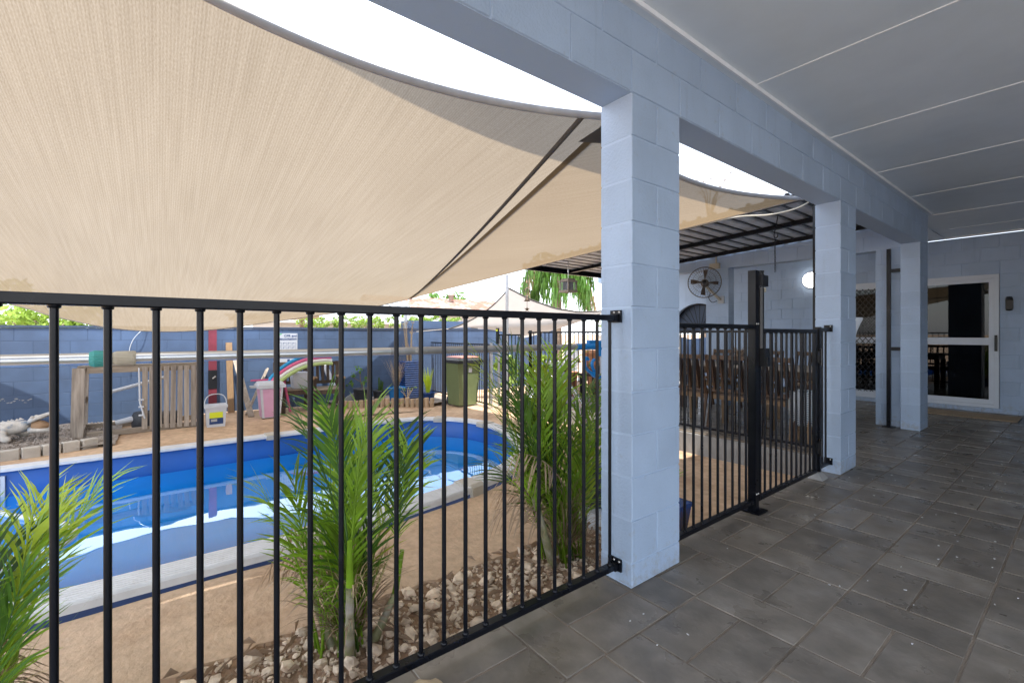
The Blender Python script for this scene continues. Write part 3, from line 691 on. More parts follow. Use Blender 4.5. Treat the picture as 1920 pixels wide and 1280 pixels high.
# black square post beside the far pillar
pp = thing('steel_post', 'tall black square post with two side brackets beside the farthest pillar', 'post', (-1.64, 7.37, 0))
obj('post', MB().bb(-1.66, -1.62, 7.35, 7.39, .006, 2.27), BLACK, pp)
obj('base_plate', MB().bb(-1.70, -1.58, 7.31, 7.43, 0.001, .009), BLACK, pp)
for zz in (1.99, 1.0): obj('bracket', MB().bb(-1.615, -1.522, 7.355, 7.385, zz-.022, zz+.022), BLACK, pp)
# white bowl uplighter on the back of the middle pillar
ub = thing('bowl_planter', 'white wall-hung bowl behind the middle pillar', 'bowl', (-1.40, 5.02, 1.15))
obj('bowl', MB().lathe([(.015, 1.13), (.028, 1.15), (.04, 1.21), (.065, 1.28), (.080, 1.31), (.085, 1.335), (.078, 1.337), (.066, 1.325), (0, 1.315)], (-1.39, 5.03, 0), 24), WHITE, ub)
obj('wall_bracket', MB().bb(-1.43, -1.37, 4.934, 5.04, 1.13, 1.17), WHITE, ub)

# ================================================================== FENCES
def bal(mb_name, parent, x, y, z0, z1, r=.008):
    m = MB(); m.tube([(x, y, z0), (x, y, z1)], r, 10, False)
    for zz, s in ((z1, -1), (z0, 1)): m.lathe([(r+.0045, 0), (r+.0035, .006*s), (r, .007*s)], (x, y, zz), 10)
    return obj(mb_name, m, BLACK, parent)
def rail(parent, nm, a, b, w, h):
    a = Vector(a); b = Vector(b); L = (b-a).length
    me = bbox_mesh((L, w, h), BLACK, .003); o = piece(nm, me, (a+b)/2, parent, (0, 0, math.atan2(b.y-a.y, b.x-a.x))); return o
def bracket(parent, c, s, axis):
    m = MB(); x, y, z = c
    if axis == 'Y':
        m.box((x, y, z), (.062, .006, .052)); b = obj('bracket', m, BLACK, parent)
        for dx in (-.022, .022): obj('screw', MB().lathe([(.005, 0), (.004, .003), (0, .004)], (x+dx, y+s*.003, z+.018), 8, rot=Matrix.Rotation(-s*PI/2, 3, 'X')), SCREW, b)
    return
FX = -1.42
f1 = thing('pool_fence', 'long black tubular pool fence in the foreground left of the nearest pillar', 'fence', (FX, 0, .06))
rail(f1, 'top_rail', (FX, -3.4, 1.264), (FX, 1.731, 1.264), .040, .026)
rail(f1, 'bottom_rail', (FX, -3.4, .080), (FX, 1.731, .080), .040, .026)
y = 1.688
while y > -3.3: bal('baluster', f1, FX, y, .093, 1.251); y -= .0892
for zz, dz in ((1.264, .012), (.080, .012)):
    m = MB(); m.bb(FX-.028, FX+.036, 1.724, 1.733, zz-.022, zz+.036); b = obj('bracket', m, BLACK, f1)
    for dx in (-.004, .026): obj('screw', MB().lathe([(.006, 0), (.005, .003), (0, .004)], (FX+dx, 1.7238, zz+.026), 8, rot=Matrix.Rotation(PI/2, 3, 'X')), SCREW, b)
    obj('rail_socket', MB().bb(FX-.023, FX+.023, 1.70, 1.724, zz-.016, zz+.016), BLACK, f1)
f2 = thing('pool_fence', 'short black fence panel between the nearest pillar and the gate post', 'fence', (FX, 2.6, .06))
rail(f2, 'top_rail', (FX, 2.139, 1.235), (FX, 3.128, 1.235), .040, .026); rail(f2, 'bottom_rail', (FX, 2.139, .070), (FX, 3.128, .070), .040, .026)
for k in range(10): bal('baluster', f2, FX, 2.235+k*.0905, .083, 1.222)
gp = obj('gate_post', MB().bb(FX-.025, FX+.025, 3.130, 3.180, .01, 1.612), BLACK, f2)
obj('base_plate', MB().bb(FX-.065, FX+.065, 3.09, 3.22, .001, .011), BLACK, f2)
for zz in (1.255, .12):
    for dx in (-.012, .012): obj('screw', MB().lathe([(.007, 0), (.006, .004), (0, .005)], (FX+.026, 3.155+dx, zz), 8, rot=Matrix.Rotation(PI/2, 3, 'Y')), SCREW, gp)
# gate
gt = thing('pool_gate', 'black tubular pool gate with tall latch, left of the middle pillar', 'gate', (FX, 3.7, .08))
obj('stile', MB().bb(FX-.0125, FX+.0125, 3.215, 3.245, .055, 1.225), BLACK, gt); obj('stile', MB().bb(FX-.0125, FX+.0125, 4.215, 4.250, .055, 1.225), BLACK, gt)
rail(gt, 'top_rail', (FX, 3.246, 1.210), (FX, 4.214, 1.210), .032, .028); rail(gt, 'bottom_rail', (FX, 3.246, .071), (FX, 4.214, .071), .032, .028)
for k in range(10): bal('baluster', gt, FX, 3.325+k*.0895, .085, 1.196)
lt_ = obj('latch_tube', MB().tube([(FX+.02, 3.215, 1.02), (FX+.02, 3.215, 1.50)], .021, 14), BLACKP, gt)
obj('latch_head', MB().box((FX+.022, 3.225, 1.545), (.052, .085, .075)).lathe([(.024, 0), (.018, .012), (.022, .03), (.0, .034)], (FX+.02, 3.215, 1.583), 14), BLACKP, lt_)
obj('latch_body', MB().box((FX+.028, 3.225, 1.03), (.06, .07, .12)).box((FX+.04, 3.225, 1.0), (.06, .05, .06)), BLACKP, lt_)
obj('latch_knob', MB().lathe([(.0, -.03), (.016, -.026), (.016, 0)], (FX+.022, 3.255, 1.50), 12), BEIGEC, lt_)
f2b = thing('pool_fence', 'small black fence infill between the gate hinges and the middle pillar', 'fence', (FX, 4.4, .06))
obj('hinge_post', MB().bb(FX-.019, FX+.019, 4.285, 4.323, .055, 1.245), BLACK, f2b)
for zz in (1.225, .085): rail(f2b, 'rail', (FX, 4.324, zz), (FX, 4.529, zz), .036, .026)
for yy in (4.395, 4.475): bal('baluster', f2b, FX, yy, .098, 1.212)
for zz in (1.235, .10): 
    b = obj('bracket', MB().bb(FX-.028, FX+.034, 4.524, 4.534, zz-.028, zz+.028), BLACK, f2b)
    obj('screw', MB().lathe([(.006, 0), (.005, .003), (0, .004)], (FX+.02, 4.5235, zz+.016), 8, rot=Matrix.Rotation(PI/2, 3, 'X')), SCREW, b)
for zz in (1.00, .26): obj('hinge', MB().box((FX+.02, 4.270, zz), (.03, .07, .09)).tube([(FX+.035, 4.268, zz-.07), (FX+.035, 4.268, zz+.07)], .011, 10), BLACKP, gt)
m = MB(); m.add([(FX-.05, 4.22, .001), (FX+.06, 4.22, .001), (FX+.06, 4.36, .001), (FX-.05, 4.36, .001), (FX-.02, 4.25, .05), (FX+.02, 4.25, .05), (FX+.02, 4.33, .05), (FX-.02, 4.33, .05)], [(0, 3, 2, 1), (4, 5, 6, 7), (0, 1, 5, 4), (1, 2, 6, 5), (2, 3, 7, 6), (3, 0, 4, 7)])
obj('post_foot', m, CONC, f2b)
# roof post beside the middle pillar
obj('roof_post', MB().bb(-1.745, -1.695, 5.150, 5.200, 0.0, 2.50), BLACK, label='tall black steel post rising behind the gate to the patio roof', cat='post', at=(-1.72, 5.175, 0))
# fence along the patio slab
f4 = thing('patio_fence', 'black pool fence along the edge of the raised patio slab behind the gate', 'fence', (-4, 5.15, .05))
rail(f4, 'top_rail', (-6.2, 5.175, 1.215), (-1.75, 5.175, 1.215), .032, .026); rail(f4, 'bottom_rail', (-6.2, 5.175, .06), (-1.75, 5.175, .06), .032, .026)
x = -1.84
while x > -6.15:
    m = MB(); m.tube([(x, 5.175, .073), (x, 5.175, 1.202)], .008, 7, False); obj('baluster', m, BLACK, f4); x -= .098
for x in (-6.2, -3.98): obj('post', MB().bb(x-.02, x+.02, 5.20, 5.24, .001, 1.25), BLACK, f4)
# fence from the yard wall and its gate
f3 = thing('yard_fence', 'black pool fence behind the green bin running from the blue yard wall', 'fence', (-8.4, 5.05, GZ))
rail(f3, 'top_rail', (-9.78, 5.14, .985), (-7.12, 5.0, .985), .032, .026); rail(f3, 'bottom_rail', (-9.78, 5.14, -.16), (-7.12, 5.0, -.16), .032, .026)
for k in range(29):
    t = (k+.5)/29; x = -9.78+t*2.66; y = 5.14-.14*t; m = MB(); m.tube([(x, y, -.147), (x, y, .972)], .008, 6, False); obj('baluster', m, BLACK, f3)
obj('post', MB().bb(-7.12, -7.08, 4.98, 5.02, GZ, 1.02), STEEL, f3)
g3 = thing('yard_gate', 'slim grey gate with yellow banded latch between the yard fence and the patio', 'gate', (-6.65, 5.1, GZ))
for x in (-6.98, -6.28): obj('stile', MB().bb(x-.018, x+.018, 5.08, 5.116, -.18, 1.19), STEELD, g3)
for zz in (1.17, -.15): rail(g3, 'rail', (-6.96, 5.098, zz), (-6.30, 5.098, zz), .03, .026)
for k in range(6): m = MB(); m.tube([(-6.88+k*.1, 5.098, -.137), (-6.88+k*.1, 5.098, 1.157)], .008, 6, False); obj('baluster', m, BLACK, g3)
for i, x in enumerate((-6.98, -6.75)):
    l = obj('latch', MB().bb(x-.02, x+.03, 5.04, 5.079, 1.0, 1.30), BLACKP, g3); obj('latch_band', MB().bb(x-.022, x+.032, 5.037, 5.042, 1.24, 1.275), YEL, l)

# ================================================================== POOL
pl = thing('swimming_pool', 'oval blue lined pool with ribbed white coping in the yard', 'pool', (-4.8, -.6, -1.4))
ZC = -0.10; WZ = -0.36
m = MB()
lev = [(0.02, ZC-.03), (0.0, ZC-.05), (0.0, WZ-.02)]
vs = [(p.x, p.y, z) for d, z in lev for p in off(d)]
m.add(vs, [(k*NO+i, (k+1)*NO+i, (k+1)*NO+(i+1) % NO, k*NO+(i+1) % NO) for k in range(len(lev)-1) for i in range(NO)], True); obj('liner_band', m, BAND, pl)
m = MB(); lev = [(0.0, WZ-.02), (-.01, -1.2), (-.25, -1.38)]
vs = [(p.x, p.y, z) for d, z in lev for p in off(d)]
m.add(vs, [(k*NO+i, (k+1)*NO+i, (k+1)*NO+(i+1) % NO, k*NO+(i+1) % NO) for k in range(len(lev)-1) for i in range(NO)]+[tuple(2*NO+i for i in range(NO))], True); obj('liner', m, LINER, pl)
m = MB(); vs = [(p.x, p.y, z) for z in (ZC-.03, GZ-.1) for p in off(.145)]
m.add(vs, [(i, i+NO if 0 else (i+1) % NO, (i+1) % NO+NO, i+NO) for i in range(NO)], True); obj('outer_wall', m, PWALL, pl)
# coping: ribbed sections with caps between
prof = [(-.035, -.03), (-.035, -.004)]
for k in range(7):
    d = -.03+k*.0265; prof += [(d, .0), (d+.018, .0), (d+.020, -.0035), (d+.025, -.0035)]
prof += [(.158, -.002), (.164, -.014), (.164, -.052), (.155, -.056), (.14, -.056)]
JOINTS = [0, 19, 30, 42, 50, 57, 64, 72, 84, 95, 104]
def ringpt(i, d, z): p = OUT[i % NO]+NRM[i % NO]*d; return (p.x, p.y, ZC+z)
for a, b in zip(JOINTS, JOINTS[1:]+[NO]):
    m = MB(); np2 = len(prof); vs = [ringpt(i, d, z) for i in range(a, b+1) for d, z in prof]
    m.add(vs, [(k*np2+j, (k+1)*np2+j, (k+1)*np2+j+1, k*np2+j+1) for k in range(b-a) for j in range(np2-1)], False); obj('coping', m, COPE, pl)
def coping_cap(i):
    i = i % NO; p = OUT[i]; n = NRM[i]; t = Vector((-n.y, n.x, 0)); w = .075
    prof2 = [(-.05, -.05), (-.05, .006), (-.03, .016), (.145, .014), (.176, -.010), (.182, -.085), (.15, -.085)]
    m = MB(); k = len(prof2); vs = []
    for s in (-w, w):
        for d, z in prof2: q = p+n*d+t*s; vs.append((q.x, q.y, ZC+z))
    m.add(vs, [(j, j+1, k+j+1, k+j) for j in range(k-1)]+[tuple(reversed(range(k))), tuple(range(k, 2*k))]); obj('coping_cap', m, COPECAP, pl)
for i in JOINTS: coping_cap(i)
m = MB(); m.add([(p.x, p.y, WZ) for p in off(-.001)], [tuple(range(NO))]); obj('pool_water', m, WATER, kind='structure')
# skimmer mouth and floating hose
sk = thing('pool_skimmer', 'white skimmer mouth set in the far pool wall at the left edge', 'skimmer', (-6.42, -1.4, WZ))
obj('skimmer_frame', MB().bb(-6.43, -6.40, -1.50, -1.17, -.40, -.37).bb(-6.43, -6.40, -1.50, -1.17, -.21, -.17).bb(-6.43, -6.40, -1.50, -1.47, -.37, -.21).bb(-6.43, -6.40, -1.20, -1.17, -.37, -.21), PLW, sk)
obj('skimmer_mouth', MB().bb(-6.425, -6.41, -1.47, -1.20, -.37, -.21), POTD, sk)
hp = [(-6.35, -1.33, -.34), (-6.05, -1.22, -.345), (-5.72, -1.05, -.345), (-5.45, -.86, -.345), (-5.2, -.66, -.345), (-4.88, -.52, -.345), (-4.6, -.56, -.345), (-4.38, -.78, -.345), (-4.22, -1.05, -.35), (-4.1, -1.4, -.37), (-4.0, -1.8, -.6)]
obj('pool_hose', MB().tube(smooth_path(hp, 6), .022, 10), PLW, label='white cleaner hose floating in a curve on the pool water', cat='hose', at=(-5, -.9, -.36))
# ladder rails
ld = thing('pool_ladder', 'pair of arched stainless pool ladder rails at the end of the pool', 'pool ladder', (-4.2, 3.85, ZC))
for (x, y) in ((-4.16, 3.86), (-3.82, 3.58)):
    dx, dy = .27, .40
    pts = [(x+dx*a, y+dy*a, z) for a, z in ((-.75, -1.0), (-.75, -.1), (-.72, .15), (-.62, .38), (-.42, .56), (-.15, .64), (.15, .64), (.42, .56), (.66, .36), (.78, .10), (.8, -.26))]
    obj('handrail', MB().tube(smooth_path(pts, 5), .021, 12), CHROME, ld)
for z in (-.45, -.75): obj('tread', MB().bar((-4.16-.20, 3.86-.30, z), (-3.82-.20, 3.58-.30, z), .08, .03), PLW, ld)
# cover roller across the pool
RX, RZ = -3.15, 1.06
ro = thing('cover_roller', 'long metal pool cover roller tube with green coupling and blue end bracket', 'pool roller', (RX, 0, GZ))
obj('tube', MB().tube([(RX, -3.5, RZ), (RX, -.62, RZ)], .0275, 20), STEEL, ro)
obj('tube', MB().tube([(RX, -.60, RZ), (RX, -.25, RZ)], .0300, 20), STEEL, ro)
obj('tube', MB().tube([(RX, -.12, RZ), (RX, 1.32, RZ)], .0285, 20), STEEL, ro)
obj('tube', MB().tube([(RX, 1.32, RZ), (RX, 3.26, RZ)], .0290, 20), STEELD, ro)
def ribbed(y0, y1, r0, r1, m_):
    m = MB(); nn = 28; vs = []
    for y, r in ((y0, r0*.82), (y0+.02, r0), (y1-.01, r1), (y1, r1*.93)):
        for k in range(nn*2): a = PI*k/nn; rr = r*(1.0 if k % 2 else .95); vs.append((RX+rr*math.cos(a), y, RZ+rr*math.sin(a)))
    n2 = nn*2; m.add(vs, [(i*n2+k, (i+1)*n2+k, (i+1)*n2+(k+1) % n2, i*n2+(k+1) % n2) for i in range(3) for k in range(n2)]+[tuple(range(n2)), tuple(reversed(range(3*n2, 4*n2)))]); return obj('coupling', m, m_, ro)
ribbed(-.283, -.198, .043, .040, GREENC); ribbed(-.197, -.100, .037, .038, BEIGEC)
obj('end_bracket', MB().tube([(RX, 3.24, RZ), (RX, 3.55, RZ)], .034, 16).box((RX, 3.46, RZ+.04), (.04, .10, .05)).box((RX, 3.60, RZ-.02), (.05, .10, .16)), PLB, ro)
hk = [(RX+.03, 3.385, .93), (RX+.03, 3.355, .95), (RX+.03, 3.335, .92), (RX+.03, 3.34, .86), (RX+.03, 3.40, .81), (RX+.03, 3.50, .76), (RX+.03, 3.60, .73)]
obj('hook', MB().tube(smooth_path(hk, 4), [.016]*18+[.024]*7, 10).tube(smooth_path([(RX+.03, 3.47, .93), (RX+.03, 3.44, .90), (RX+.03, 3.45, .84), (RX+.03, 3.5, .79)], 4), .016, 10), PLB, ro)
obj('stand', MB().tube([(RX, 3.62, GZ), (RX, 3.62, RZ)], .022, 12).tube([(RX-.3, 3.62, GZ+.02), (RX+.3, 3.62, GZ+.02)], .02, 12), STEELD, ro); obj('stand', MB().tube([(RX, -3.45, -1.38), (RX, -3.45, RZ-.03)], .022, 12), STEELD, ro)

# ================================================================== SHADE SAILS
A = Vector((-1.55, 1.92, 2.33)); C = Vector((-1.60, -1.60, 2.90)); D = Vector((-9.6, 4.52, 2.0)); Ee = Vector((-9.6, -4.9, 2.9))
def near_edge(u):                             # C -> A
    p = C.lerp(A, u); p.x -= .50*4*u*(1-u); p.z -= .15*4*u*(1-u); return p
FE = smooth_path([(-9.6, -4.9, 2.9), (-9.5, -3.2, 2.1), (-9.35, -1.65, 1.61), (-9.25, -1.25, 1.46), (-9.2, -.63, 1.29), (-9.2, 0, 1.23), (-9.2, .66, 1.26), (-9.22, 1.22, 1.34), (-9.25, 1.6, 1.41), (-9.3, 2.65, 1.59), (-9.4, 3.6, 1.77), (-9.6, 4.52, 2.0)], 10)
def far_edge(u):
    f = u*(len(FE)-1); i = min(int(f), len(FE)-2); return FE[i].lerp(FE[i+1], f-i)
def side_l(v):
    p = C.lerp(Ee, v); p.y += .55*4*v*(1-v); p.z -= .15*4*v*(1-v); return p
def side_r(v): p = A.lerp(D, v); p.z -= .05*4*v*(1-v); return p
def sail(u, v):
    c = near_edge(u)*(1-v)+far_edge(u)*v+side_l(v)*(1-u)+side_r(v)*u-(C*(1-u)*(1-v)+A*u*(1-v)+Ee*(1-u)*v+D*u*v)
    c.z -= .10*16*u*(1-u)*v*(1-v); return c
s1 = thing('shade_sail', 'large tan shade sail stretched over the pool left of the nearest pillar', 'shade sail', (-4.8, 0, 2.0))
obj('sailcloth', MB().grid(sail, 70, 90), SAIL, s1)
def ribbon(fn, n, w, up):
    m = MB(); vs = []
    for k in range(n+1):
        p = fn(k/n); q = up(k/n); vs += [p-q*w/2, p+q*w/2]
    m.add(vs, [(2*k, 2*k+1, 2*k+3, 2*k+2) for k in range(n)], True); return m
def hem(fn, n, r, s=1.0):
    m = MB(); pts = [fn(k/n) for k in range(n+1)]; m.tube(pts, r, 8); return m
obj('hem', hem(near_edge, 40, .019), HEM, s1)
obj('edge_webbing', hem(lambda t: sail(.950+.050*t, t)+Vector((0, 0, -.008)), 30, .014), WEB, s1)
obj('far_hem', hem(far_edge, 50, .012), HEM, s1)
obj('corner_ring', MB().tube([D+Vector((-.1*math.cos(a)-.05, 0, .05*math.sin(a))) for a in [2*PI*k/14 for k in range(15)]], .010, 6), SCREW, s1)
obj('tie_rope', MB().tube([D+Vector((-.10, 0, 0)), (-9.82, 4.60, 1.62)], .008, 6), ROPE, s1); obj('sail_post', MB().bb(-10.06, -10.0, 4.57, 4.63, GZ, 1.75), STEELD, s1)
A2 = Vector((-1.55, 1.86, 2.322)); B2 = Vector((-1.60, 4.50, 2.385)); D2 = Vector((-9.6, 4.46, 1.985))
def e2(u):
    p = A2.lerp(B2, u); p.x -= .30*4*u*(1-u); p.z -= .02*4*u*(1-u); return p
def sail2(u, v):
    p = e2(u).lerp(D2, v); p.z -= .10*4*u*(1-u)*4*v*(1-v)*(.6)+.05*4*v*(1-v)*(1-u); return p
s2 = thing('shade_sail', 'smaller tan triangular shade sail reaching to the middle pillar', 'shade sail', (-4.5, 3.5, 2.0))
obj('sailcloth', MB().grid(sail2, 40, 70), SAILB, s2)
obj('hem', hem(e2, 30, .019), HEM, s2)
obj('lower_hem', hem(lambda t: B2.lerp(D2, t), 20, .008), HEM, s2)
m = MB(); m.add([A2+Vector((-.03, .02, -.01)), A2+Vector((-.20, .20, -.03)), A2+Vector((-.30, .06, -.02))], [(0, 1, 2)]); obj('corner_patch', m, WEB, s2)
obj('tie_rope', MB().tube([B2, B2+Vector((.085, .06, .02))], .01, 6), SCREW, s2)
# pale far sail with its pole
s3 = thing('shade_sail', 'pale grey shade sail sloping down in the distance beyond the green bin', 'shade sail', (-8.2, 6.5, 1.5))
q0 = [Vector((-7.4, 5.65, 2.13)), Vector((-8.8, 5.05, 1.30)), Vector((-7.6, 6.2, 1.10)), Vector((-7.4, 9.2, 1.90))]
def s3f(u, v):
    top = smooth_path([q0[0], (-7.6, 6.6, 1.83), (-7.6, 7.7, 1.72), q0[3]], 12) if 0 else None
    a = q0[1].lerp(q0[0], u); a.y += .10*4*u*(1-u); a.z -= .10*4*u*(1-u)
    b = q0[2].lerp(q0[3], u); b.z -= .06*4*u*(1-u)
    p = a.lerp(b, v); p.z -= (.30*u)*4*v*(1-v); p.z += .10*(1-u)*4*v*(1-v); p.z += .006*math.sin(v*30+u*6)*u; return p
obj('sailcloth', MB().grid(s3f, 30, 40), SAIL2, s3)
obj('hem', hem(lambda t: s3f(1, t), 24, .016), WEB, s3); obj('hem', hem(lambda t: s3f(t, 0), 20, .014), WEB, s3)
obj('tie_rope', MB().tube([q0[1], (-9.78, 4.75, 1.24)], .007, 6), ROPE, s3)
obj('sail_pole', MB().tube([(-7.02, 5.32, GZ), (-7.02, 5.32, 2.33)], .03, 12), STEELD, label='slim grey steel pole holding the pale far sail', cat='pole', at=(-7.02, 5.32, GZ))

# ================================================================== PATIO ROOF
pr = thing('patio_roof', 'corrugated metal patio roof on black battens behind the middle pillar', 'roof', (-3.8, 6.3, 2.4))
def rz(x): return 2.60+(x+1.6)*.045
m = MB(); xs = []; x = -6.15
while x < -1.60:
    for dx, dz in ((0, 0), (.02, .03), (.05, .03), (.07, 0), (.18, 0)):
        if x+dx < -1.58: xs.append((x+dx, rz(x+dx)+dz))
    x += .19
vs = [(x, y, z) for y in (5.02, 7.44) for x, z in xs]; n = len(xs)
m.add(vs, [(i, i+1, n+i+1, n+i) for i in range(n-1)]); obj('roof_sheet', m, ROOFU, pr)
for yy, h, d in ((5.06, .07, .0), (6.15, .055, 0), (7.15, .055, 0)):
    m = MB(); a, b = (-6.15, yy, rz(-6.15)-h/2-.003), (-1.60, yy, rz(-1.60)-h/2-.003); m.bar(a, b, .05, h); obj('batten', m, BLACK, pr)
m = MB(); m.bar((-6.16, 5.02, rz(-6.15)-.03), (-6.16, 7.44, rz(-6.15)-.03), .03, .10); obj('gutter', m, BLACK, pr)
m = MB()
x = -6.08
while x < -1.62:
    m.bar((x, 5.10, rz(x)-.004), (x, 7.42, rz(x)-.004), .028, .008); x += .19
obj('rib_shade_strip', m, BLACK, pr)  # black strips standing in for the shade along the roof ribs
cb = [(-6.0, 5.015, rz(-6.0)-.075), (-4.0, 5.015, rz(-4)-.075), (-2.75, 5.015, rz(-2.75)-.08), (-2.4, 5.02, 2.47), (-2.1, 5.03, 2.43), (-1.85, 5.06, 2.45), (-1.72, 5.10, 2.52)]
obj('power_cable', MB().tube(smooth_path(cb, 6), .009, 8), CREAMP, label='cream power cable clipped under the patio roof edge and drooping at the post', cat='cable', at=(-4, 5.0, 2.4))
ch = thing('hanging_chain', 'black chain hanging on a hook from the patio roof behind the gate', 'chain', (-2.15, 5.35, 2.0))
cx_, cy_ = -2.28, 5.60
obj('hook', MB().tube(smooth_path([(cx_+.03, cy_, 2.54), (cx_+.01, cy_, 2.42), (cx_-.01, cy_, 2.33), (cx_, cy_, 2.29), (cx_+.025, cy_, 2.30), (cx_+.03, cy_, 2.33)], 4), .005, 6), BLACK, ch)
for k in range(16):
    z = 2.27-k*.024
    pts = [(cx_+(.008*math.cos(a) if k % 2 else 0), cy_+(0 if k % 2 else .008*math.cos(a)), z+.015*math.sin(a)) for a in [2*PI*j/8 for j in range(9)]]
    obj('link', MB().tube(pts, .0028, 5, False), BLACK, ch)
# hanging bird cage lantern and wind chime
bc = thing('bird_cage', 'small square wooden bird cage hanging from the patio roof edge', 'bird cage', (-5.45, 5.40, 2.0))
bx, by, bz = -5.45, 5.42, 1.985
obj('cage_roof', MB().box((bx, by, bz+.085), (.23, .23, .02)).box((bx, by, bz+.11), (.17, .17, .03)), TIMGY, bc)
obj('cage_floor', MB().box((bx, by, bz-.085), (.22, .22, .035)), TIMGY, bc)
obj('nest_box', MB().box((bx, by, bz), (.12, .12, .14)), CURT, bc)
for sx in (-.095, .095):
    for sy in (-.095, .095): obj('corner_post', MB().bb(bx+sx-.01, bx+sx+.01, by+sy-.01, by+sy+.01, bz-.068, bz+.075), TIMGY, bc)
for k in range(-3, 4): obj('bar', MB().tube([(bx+k*.025, by-.095, bz-.068), (bx+k*.025, by-.095, bz+.075)], .003, 5, False).tube([(bx+.095, by+k*.025, bz-.068), (bx+.095, by+k*.025, bz+.075)], .003, 5, False), HWHITE, bc)
obj('hanger', MB().tube([(bx, by, bz+.125), (bx, by, 2.42)], .006, 6).tube([(bx, by, 2.22), (bx, by, 2.29)], .014, 8), SCREW, bc)
wc = thing('wind_chime', 'bronze bell and star wind chime hanging left of the bird cage', 'wind chime', (-6.05, 5.0, 1.9))
wx, wy = -6.05, 5.02
obj('cord', MB().tube([(wx, wy, 2.37), (wx, wy, 1.66)], .004, 5), WIRE, wc)
obj('bell', MB().lathe([(0, 1.86), (.02, 1.855), (.03, 1.83), (.038, 1.78), (.056, 1.755), (.05, 1.752), (.0, 1.78)], (wx, wy, 0), 16), BRASS, wc)
m = MB(); st = []
for k in range(10): a = PI/2+k*PI/5; r = .05 if k % 2 == 0 else .02; st.append((r*math.cos(a), r*math.sin(a)))
m.add([(wx+.61*a, wy+.79*a, 1.615+b) for a, b in st]+[(wx+.61*a-.003, wy+.79*a+.002, 1.615+b) for a, b in st], [tuple(range(10)), tuple(reversed(range(10, 20)))]+[(i, 10+i, 10+(i+1) % 10, (i+1) % 10) for i in range(10)]); obj('star', m, BRASS, wc)
m = MB()
for k in range(5): a = k*1.257; m.tube([(wx, wy, 1.99), (wx+.05*math.cos(a), wy+.05*math.sin(a), 1.95), (wx+.06*math.cos(a), wy+.06*math.sin(a), 1.90)], .008, 6)
obj('leaf_spray', m, BRASS, wc)

# ================================================================== PATIO FURNITURE
# wall fan
fn = thing('wall_fan', 'round caged wall fan with brown blades mounted on the patio pier', 'fan', (-3.93, 7.42, 1.75))
fc = Vector((-3.99, 7.12, 2.04)); nrm = Vector((.42, -.88, .10)).normalized(); RQ = Vector((0, 0, 1)).rotation_difference(nrm).to_matrix()
fx, fy = RQ @ Vector((1, 0, 0)), RQ @ Vector((0, 1, 0))
def fp(r, a, h): return fc+(fx*math.cos(a)+fy*math.sin(a))*r+nrm*h
m = MB(); m.tube([fp(.255, 2*PI*k/40, 0) for k in range(41)], .008, 6, False); m.tube([fp(.10, 2*PI*k/24, .07) for k in range(25)], .003, 5, False); m.tube([fp(.18, 2*PI*k/30, .055) for k in range(31)], .0025, 5, False)
for k in range(36):
    a = 2*PI*k/36; m.tube([fp(.03, a, .075), fp(.12, a, .07), fp(.21, a, .045), fp(.255, a, 0), fp(.20, a, -.06), fp(.08, a, -.08)], .0018, 4, False)
obj('cage', m, WIRE, fn)
for k in range(4):
    a0 = .35+k*PI/2; m = MB(); g_ = []
    for r, w in ((.03, .25), (.09, .34), (.16, .36), (.215, .28)):
        g_ += [fp(r, a0-w*.55, .018), fp(r, a0+w*.55, -.022)]
    m.add(g_, [(2*i, 2*i+1, 2*i+3, 2*i+2) for i in range(3)], True); obj('blade', m, FANB, fn)
obj('hub', MB().lathe([(0, .04), (.03, .035), (.04, .0), (.04, -.03)], fc, 16, rot=RQ), BLACKP, fn)
obj('motor', MB().lathe([(.03, -.03), (.065, -.05), (.065, -.15), (.04, -.18)], fc, 16, rot=RQ), FANB, fn)
obj('arm', MB().tube([fc-nrm*.12+Vector((0, 0, -.02)), (-3.90, 7.28, 1.84), (-3.88, 7.42, 1.76)], .022, 8), CREAMP, fn)
obj('wall_plate', MB().box((-3.87, 7.435, 1.76), (.10, .03, .12)), PLG, fn)
obj('cord', MB().tube(smooth_path([(-3.90, 7.36, 1.74), (-3.98, 7.34, 1.72), (-4.03, 7.33, 1.80), (-3.99, 7.32, 1.88)], 5), .006, 6), BLACKP, fn)
obj('outlet_box', MB().box((-3.97, 7.42, 2.33), (.16, .07, .09)).tube([(-3.955, 7.43, 2.375), (-3.955, 7.43, 2.55)], .014, 8), CREAMP, label='cream outlet box with conduit on the lintel above the fan', cat='outlet', at=(-3.97, 7.43, 2.33))
lamp = thing('wall_lamp', 'glowing round white lamp on the patio wall behind the roof post', 'lamp', (-3.37, 9.88, 2.22))
obj('lamp_base', MB().lathe([(.15, 0), (.155, .02), (.13, .025)], (-3.37, 9.897, 2.22), 24, rot=Matrix.Rotation(PI/2, 3, 'X')), WHITE, lamp)
obj('lamp_dome', MB().lathe([(.145, .02), (.14, .05), (.11, .08), (.06, .098), (0, .105)], (-3.37, 9.895, 2.22), 24, rot=Matrix.Rotation(PI/2, 3, 'X')), LAMP, lamp)
